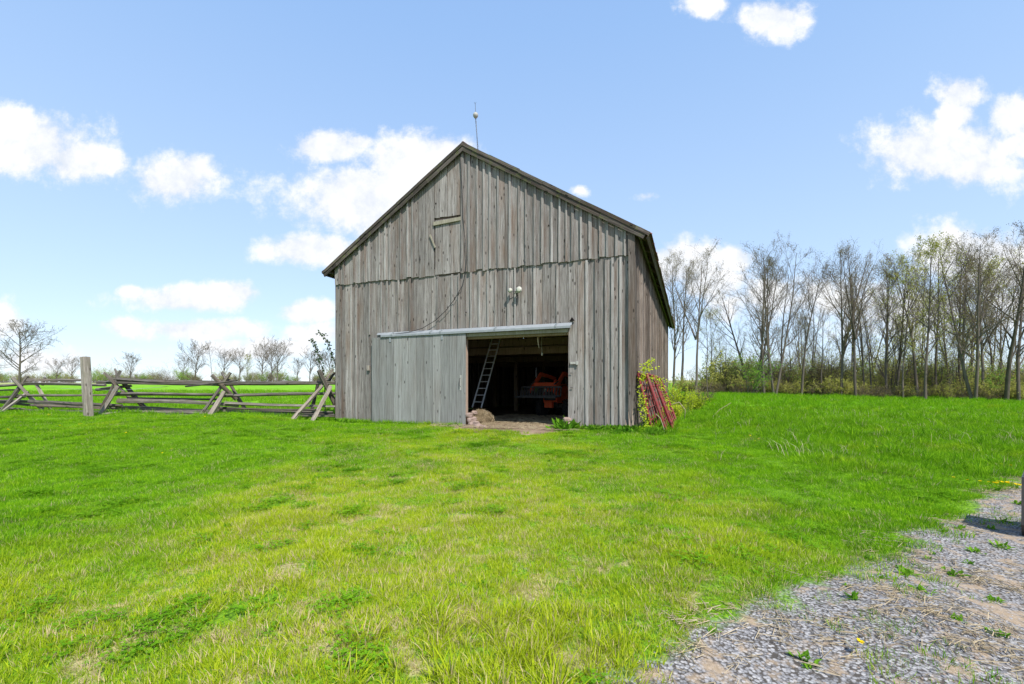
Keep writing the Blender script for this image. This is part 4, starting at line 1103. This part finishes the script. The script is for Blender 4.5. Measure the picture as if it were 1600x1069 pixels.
# ------------------------------------------------------------------ split rail fence on the left
fence = thing('split_rail_fence', 'weathered split rail fence with crossed stakes left of the barn', 'fence', P(330, 650, 16.6) * 1)
fence.location.z = zt(fence.location.x, fence.location.y)
FO = fence.location.copy()
def fdep(px): return interp(px, [(-120, 19.5), (0, 18.2), (180, 17.4), (345, 16.9), (530, 17.2)])
def log(name, a, b, r0, r1, mat, parent, split=True):
    """split log: irregular five sided tapering pole whose own Z runs along it"""
    a, b = Vector(a), Vector(b); d = b - a; L = d.length
    g = G(); n = 5; ns = 5; ph = rnd.uniform(0, 6.28); rr = [rnd.uniform(.6, 1.25) for _ in range(ns)]
    vs = []; bend = rnd.uniform(-.012, .012) * L; bend2 = rnd.uniform(-.012, .012) * L
    for i in range(n + 1):
        t = i / n; r = r0 + (r1 - r0) * t
        for k in range(ns):
            ang = ph + 2 * math.pi * k / ns + t * .3; q = r * rr[k] * rnd.uniform(.8, 1.2)
            vs.append((math.cos(ang) * q + bend * math.sin(t * 3.14), math.sin(ang) * q + bend2 * math.sin(t * 3.14), L * t))
    fs = [tuple(range(ns - 1, -1, -1)), tuple(n * ns + k for k in range(ns))] + [(i * ns + k, i * ns + (k + 1) % ns, (i + 1) * ns + (k + 1) % ns, (i + 1) * ns + k) for i in range(n) for k in range(ns)]
    o = g.add(vs, fs).build(name, mat, parent); o.rotation_mode = 'QUATERNION'
    o.location = a - (FO if parent is fence else Vector((0, 0, 0))); o.rotation_quaternion = d.to_track_quat('Z', 'Y'); return o
rails = [(-90, 607, 45, 600, 0, .055), (-90, 620, 40, 619, -.1, .05), (-90, 630, 45, 628, .1, .05), (-90, 641, 40, 640, 0, .05),
         (38, 594, 132, 594, .15, .045), (40, 599, 165, 602, -.1, .055), (20, 618, 185, 617, 0, .05), (45, 627, 190, 634, -.15, .06), (30, 641, 175, 644, .05, .055), (-5, 628, 70, 634, .2, .045),
         (152, 598, 350, 602, -.05, .05), (178, 592, 352, 597, .05, .085), (150, 609, 205, 603, .2, .05), (170, 616, 365, 618, .0, .055), (183, 627, 372, 634, -.12, .06), (170, 637, 345, 644, .1, .06), (185, 644, 330, 646, .0, .05),
         (290, 604, 372, 594, -.3, .028), (340, 600, 530, 599, .0, .055), (352, 593, 372, 600, .2, .05), (345, 619, 532, 615, .05, .055), (352, 630, 535, 635, -.15, .06), (330, 641, 530, 650, .05, .075), (340, 637, 500, 640, .25, .045), (470, 648, 540, 650, .3, .05), (-60, 612, 30, 609, .2, .04), (60, 634, 160, 638, .2, .05), (190, 648, 330, 650, -.2, .055), (355, 644, 520, 645, .1, .05), (200, 622, 340, 624, .25, .04), (-80, 646, 60, 645, -.2, .06)]
for (xa, ya, xb, yb, off, r) in rails:
    log('rail', P(xa, ya, fdep(xa) + off), P(xb, yb, fdep(xb) + off), r * 1.3, r * 1.05, W_RAIL, fence)
stakes = [(19, 590, 66, 640, -.35, .45, .065, 1), (44, 588, 3, 642, .2, -.5, .055, 0), (44, 612, 0, 646, .1, -.75, .06, 1), (54, 597, 81, 642, .25, .6, .06, 1), (71, 590, 66, 602, .4, .4, .05, 0),
          (162, 582, 208, 628, -.35, .35, .05, 0), (189, 579, 158, 640, .1, -.4, .055, 0), (184, 604, 156, 649, -.15, -.85, .085, 1), (192, 597, 228, 640, .2, .65, .07, 0), (180, 577, 184, 590, .35, .2, .055, 0),
          (331, 586, 369, 624, -.35, .3, .075, 0), (360, 582, 313, 650, .1, -.5, .055, 0), (350, 612, 324, 656, -.1, -.85, .085, 1), (361, 602, 384, 640, .25, .65, .07, 0), (346, 582, 352, 592, .35, .3, .045, 0),
          (498, 579, 528, 640, -.3, .35, .085, 0), (521, 577, 500, 606, .1, -.1, .05, 1), (504, 603, 457, 657, -.15, -.9, .07, 1), (517, 603, 487, 660, -.1, -.85, .065, 1), (499, 592, 488, 640, .3, .55, .05, 0), (523, 582, 512, 600, .3, .2, .05, 0)]
for (xa, ya, xb, yb, oa, ob, r, pale) in stakes:
    log('stake', P(xa, ya, fdep(xa) + oa), P(xb, yb, fdep(xb) + ob), r * 1.05, r * 1.2, W_STAKE if pale else W_RAIL, fence)
b0, b1 = P(139, 650, 15.6), P(133, 557.5, 15.6)
post = thing('fence_post', 'tall square weathered post standing in front of the rail fence', 'post', b0 * 1); post.location.z = zt(b0.x, b0.y)
d = b1 - post.location
o = axis_obj('post_timber', (0, 0, -.1), d, .21, .21, W_STAKE, post, (.35, 1, 0), .015)
# loose rail lying beneath the post
o = log('fallen_rail', P(160, 648, 16.2), P(182, 645, 16.4), .07, .05, W_STAKE, None); tag(o, 'short pale split log lying at the foot of the fence crossing right of the post', 'log')
o = thing('fence_wire', 'thin wire strung along the fence at mid height', 'wire')
G().tube([P(95, 607, 17.4), P(140, 609, 15.9), P(190, 610, 16.9), P(262, 604, 17.2)], .006, 4).build('wire', M_GALV, o)

# leafy shoots by the barn corner
def shoot(pxs, d, label):
    pts_ = [P(x, y, d) for x, y in pxs]; root = Vector((pts_[0].x, pts_[0].y, zt(pts_[0].x, pts_[0].y)))
    o = thing('leafy_shoot', label, 'sapling', root)
    pp = [q - root for q in pts_]; G().tube(pp, [.02 - .015 * i / (len(pp) - 1) for i in range(len(pp))], 5).build('stem', TWIG, o)
    vs, fs, tn = [], [], []
    for i in range(len(pp) - 1):
        for k in range(26):
            t = rnd.random(); c = pp[i].lerp(pp[i + 1], t) + Vector((rnd.gauss(0, .06), rnd.gauss(0, .06), rnd.gauss(0, .05)))
            if i == 0: continue
            e = Vector((rnd.gauss(0, 1), rnd.gauss(0, 1), rnd.gauss(0, 1))).normalized() * .05; f = e.orthogonal().normalized() * .032
            n = len(vs); vs += [c - e, c + f, c + e, c - f]; fs.append((n, n + 1, n + 2, n + 3)); tn += [rnd.random()] * 4
    link('foliage', raw('foliage', vs, fs, L_DARK, attrs={'tint': tn}), o)
shoot([(508, 645), (507, 600), (503, 575), (498, 555), (492, 540), (487, 531)], 17.3, 'left leafy shoot rising over the fence beside the barn')
shoot([(530, 645), (527, 600), (523, 565), (516, 545), (508, 528), (498, 519)], 17.5, 'right leafy shoot curving up beside the barn corner')

# vine over the gates
vs, fs, tn = [], [], []
g = G()
for (pl, n) in ((([(1003, 590), (1005, 578), (1010, 570), (1022, 562)], 12.95), 130), (([(1000, 592), (1012, 590), (1022, 594), (1040, 596)], 13.0), 150), (([(1003, 640), (1001, 620), (998, 605), (1000, 590)], 12.9), 70), (([(1010, 668), (1008, 650), (1005, 635), (1003, 620)], 12.7), 160), (([(1030, 600), (1036, 610), (1042, 625), (1048, 640)], 13.4), 110), (([(1010, 574), (1020, 576), (1030, 574)], 13.0), 30)):
    pts_, d = pl; W_ = [P(x, y, d) for x, y in pts_]; g.tube(W_, .006, 4)
    for _ in range(n):
        i = rnd.randrange(len(W_) - 1); c = W_[i].lerp(W_[i + 1], rnd.random()) + Vector((rnd.gauss(0, .06), rnd.gauss(0, .08), rnd.gauss(0, .05)))
        e = Vector((rnd.gauss(0, 1), rnd.gauss(0, 1), rnd.gauss(0, .6))).normalized() * .032; f = e.orthogonal().normalized() * .022
        n_ = len(vs); vs += [c - e, c + f, c + e, c - f]; fs.append((n_, n_ + 1, n_ + 2, n_ + 3)); tn += [rnd.random()] * 4
vine = thing('climbing_vine', 'yellow green vine climbing over the top of the red gates', 'vine', loc2w(.5, 0, 0))
o = link('foliage', raw('foliage', vs, fs, L_BUSH, attrs={'tint': tn}), vine); o.location = -vine.location
o = g.build('stem', TWIG, vine); o.location = -vine.location
# weeds at the foot of the wall (broad leaves)
def weed(seed):
    q = random.Random(seed); vs, fs, tn = [], [], []
    for _ in range(26):
        a = q.uniform(0, 6.28); l = q.uniform(.08, .22); el = q.uniform(.3, 1.3); d = Vector((math.cos(a) * math.cos(el), math.sin(a) * math.cos(el), math.sin(el)))
        c = Vector((q.gauss(0, .06), q.gauss(0, .06), 0)); s = d.cross(Vector((0, 0, 1))).normalized() * l * .2
        n = len(vs); vs += [c, c + d * l * .5 - s, c + d * l + Vector((0, 0, -.03)), c + d * l * .5 + s]; fs.append((n, n + 1, n + 2, n + 3)); tn += [q.random()] * 4
    m = raw('weed', vs, fs, L_WEED, attrs={'tint': tn}); return m
L_WEED = leafmat('weed_leaves', (.06, .19, .012), (.22, .42, .03), .45)
pts, scs, rots, idx = [], [], [], []
def wput(q, s): pts.append((q.x, q.y, zt(q.x, q.y))); scs.append(s); rots.append((0, 0, br.uniform(0, 6.28))); idx.append(br.randrange(4))
for _ in range(260):
    X_ = br.uniform(-1.95, .9); k_ = mnoise.noise((X_ * 1.8, 0, 40))
    if k_ > -.15: wput(loc2w(X_, -abs(br.gauss(.08, .35))), br.uniform(.5, 1.3) * (1.1 + 1.2 * k_))
for _ in range(34): wput(loc2w(br.uniform(-BW - .8, -BW + 1.2), -br.uniform(.05, .5)), br.uniform(.5, 1.1))
for _ in range(16): wput(loc2w(DOOR_L + br.uniform(-.6, .1), -br.uniform(.3, .8)), br.uniform(.4, .8))
for _ in range(60):
    y = math.sqrt(br.uniform(4, 90)); x = br.uniform(-1.2, 1.2) * y
    if not inside_barn(x, y) and not bare_door(x, y): wput(Vector((x, y, 0)), br.uniform(.14, .34))
for _ in range(40):
    x = br.uniform(1.2, 7.5); y = .66 * x + 1.9 - abs(br.gauss(.3, .9))
    if y > 1.8: wput(Vector((x, y, 0)), br.uniform(.15, .45))
def clover(seed):
    q = random.Random(seed); vs, fs, tn = [], [], []
    for _ in range(46):
        c = Vector((q.gauss(0, .06), q.gauss(0, .06), q.uniform(.015, .05))); t_ = q.random()
        for k in range(3):
            a = q.uniform(0, .4) + k * 2.09; e = Vector((math.cos(a), math.sin(a), q.uniform(-.1, .35))) * .012; f = Vector((-math.sin(a), math.cos(a), 0)) * .007
            n = len(vs); vs += [c, c + e * .6 - f, c + e * 1.3, c + e * .6 + f]; fs.append((n, n + 1, n + 2, n + 3)); tn += [t_] * 4
    return raw('clover', vs, fs, L_CLOVER, attrs={'tint': tn})
L_CLOVER = leafmat('clover_leaves', (.08, .24, .012), (.24, .46, .02), .4)
for _ in range(38000):
    y = math.sqrt(br.uniform(3, 200)); x = br.uniform(-1, 1) * (1.27 * y + 1)
    if mnoise.noise((x * .9, y * .9, 71)) + .7 * mnoise.noise((x * 3.5, y * 3.5, 72)) < br.uniform(.15, 1.5): continue
    if inside_barn(x, y) or bare_door(x, y) or gravel_side(x, y) > 0 or wildness(x, y) > .4: continue
    pts.append((x, y, zt(x, y))); scs.append(br.uniform(.7, 1.2) * (1 + .02 * y)); rots.append((0, 0, br.uniform(0, 6.28))); idx.append(4 + br.randrange(3))
scatter('weeds', 'broad leaved weeds and clover along the barn foot and in the yard', pts, scs, rots, idx, [weed(i) for i in range(4)] + [clover(i) for i in range(3)])
# dandelions
def dande():
    q = random.Random(5); g = G()
    for _ in range(22):
        a = q.uniform(0, 6.28); l = .018 * q.uniform(.6, 1.1); c = Vector((0, 0, .07)); e = Vector((math.cos(a), math.sin(a), q.uniform(.0, .6))).normalized() * l
        s = Vector((-math.sin(a), math.cos(a), 0)) * .004; g.add([c - s, c + s, c + e + s, c + e - s], [(0, 1, 2, 3)])
    m = g.mesh('dandelion_head'); m.materials.append(M_YEL); return m
pts, scs, rots, idx = [], [], [], []
def dput(x, y, s): pts.append((x, y, zt(x, y))); scs.append(s); rots.append((br.uniform(-.3, .3), br.uniform(-.3, .3), 0)); idx.append(0)
for _ in range(26): q = P(br.uniform(1560, 1592), 608, 6.6); dput(q.x + br.gauss(0, .1), 6.55 + br.gauss(0, .12), br.uniform(.8, 1.2))
for px, py, n in ((110, 678, 5), (20, 685, 3), (80, 668, 3), (200, 690, 2), (320, 672, 2), (1165, 660, 5), (1240, 655, 4), (1190, 690, 4), (1390, 700, 3), (1545, 742, 5), (1590, 720, 3), (1388, 1064, 1), (262, 700, 2), (1300, 665, 3)):
    d = (EYE.z - .2) * FP / (py - CY) if py < 800 else EYE.z * FP / (py - CY)
    for _ in range(n): dput((px - CX) / FP * d + br.gauss(0, .12), d + br.gauss(0, .2), br.uniform(.8, 1.3))
scatter('dandelions', 'small yellow dandelion flowers dotted in the grass', pts, scs, rots, idx, [dande(), dande()])
# long dry grass stalks in the right meadow
vs, fs, tn = [], [], []
for _ in range(700):
    y = br.uniform(8.5, 22); x = br.uniform(.44, 1.25) * y
    if mnoise.noise((x * .45, y * .45, 50)) < .05: continue
    z = zt(x, y); h = br.uniform(.15, .42); a = br.uniform(0, 6.28); k = br.uniform(.3, 1.1) * h; wv = .003
    b = Vector((x, y, z)); m_ = b + Vector((math.cos(a) * k * .3, math.sin(a) * k * .3, h * .6)); e = b + Vector((math.cos(a) * k, math.sin(a) * k, h * .85)); s = Vector((wv, 0, 0))
    n = len(vs); vs += [b - s, b + s, m_ + s, m_ - s, e]; fs += [(n, n + 1, n + 2, n + 3), (n + 3, n + 2, n + 4)]; tn += [br.random()] * 5
o = link('dry_grass_stalks', raw('dry_grass_stalks', vs, fs, L_DRY, attrs={'tint': tn})); tag(o, 'pale dry stalks standing in the meadow right of the barn', kind='stuff')
# a dead bent stalk standing out
o = thing('dead_stalk', 'pale bent dead stalk in the grass right of the yellow shrubs', 'stalk', P(1112, 625, 20) * 1)
o.location.z = zt(o.location.x, o.location.y)
G().tube([(0, 0, 0), (.35, 0, .35), (.85, 0, .65)], .011, 5).build('stem', L_DRY, o)

# dark steel loader bucket at the right edge, on the gravel
bk = thing('loader_bucket', 'dark steel loader bucket standing on the gravel at the right edge', 'bucket', (5.15, 4.60, zt(5.2, 4.6)), R(-50))
prof = [(0, .04), (-.05, .15), (.03, .58), (.10, .62), (.62, .60), (.60, .54), (.16, .54), (.05, .16), (.62, .06), (.62, .0), (.08, 0)]
for X0 in (0.0, 1.35):
    G().prism([(-.06, .13), (.02, .60), (.60, .60), (.62, .0), (.05, .0)], X0, X0 + .02).build('side_plate', M_STEEL, bk)
G().prism(prof, .022, 1.348).build('shell', M_STEEL, bk)
G().box((0.0, .60, -.01), (1.37, .72, .02)).build('cutting_edge', M_GREYM, bk)
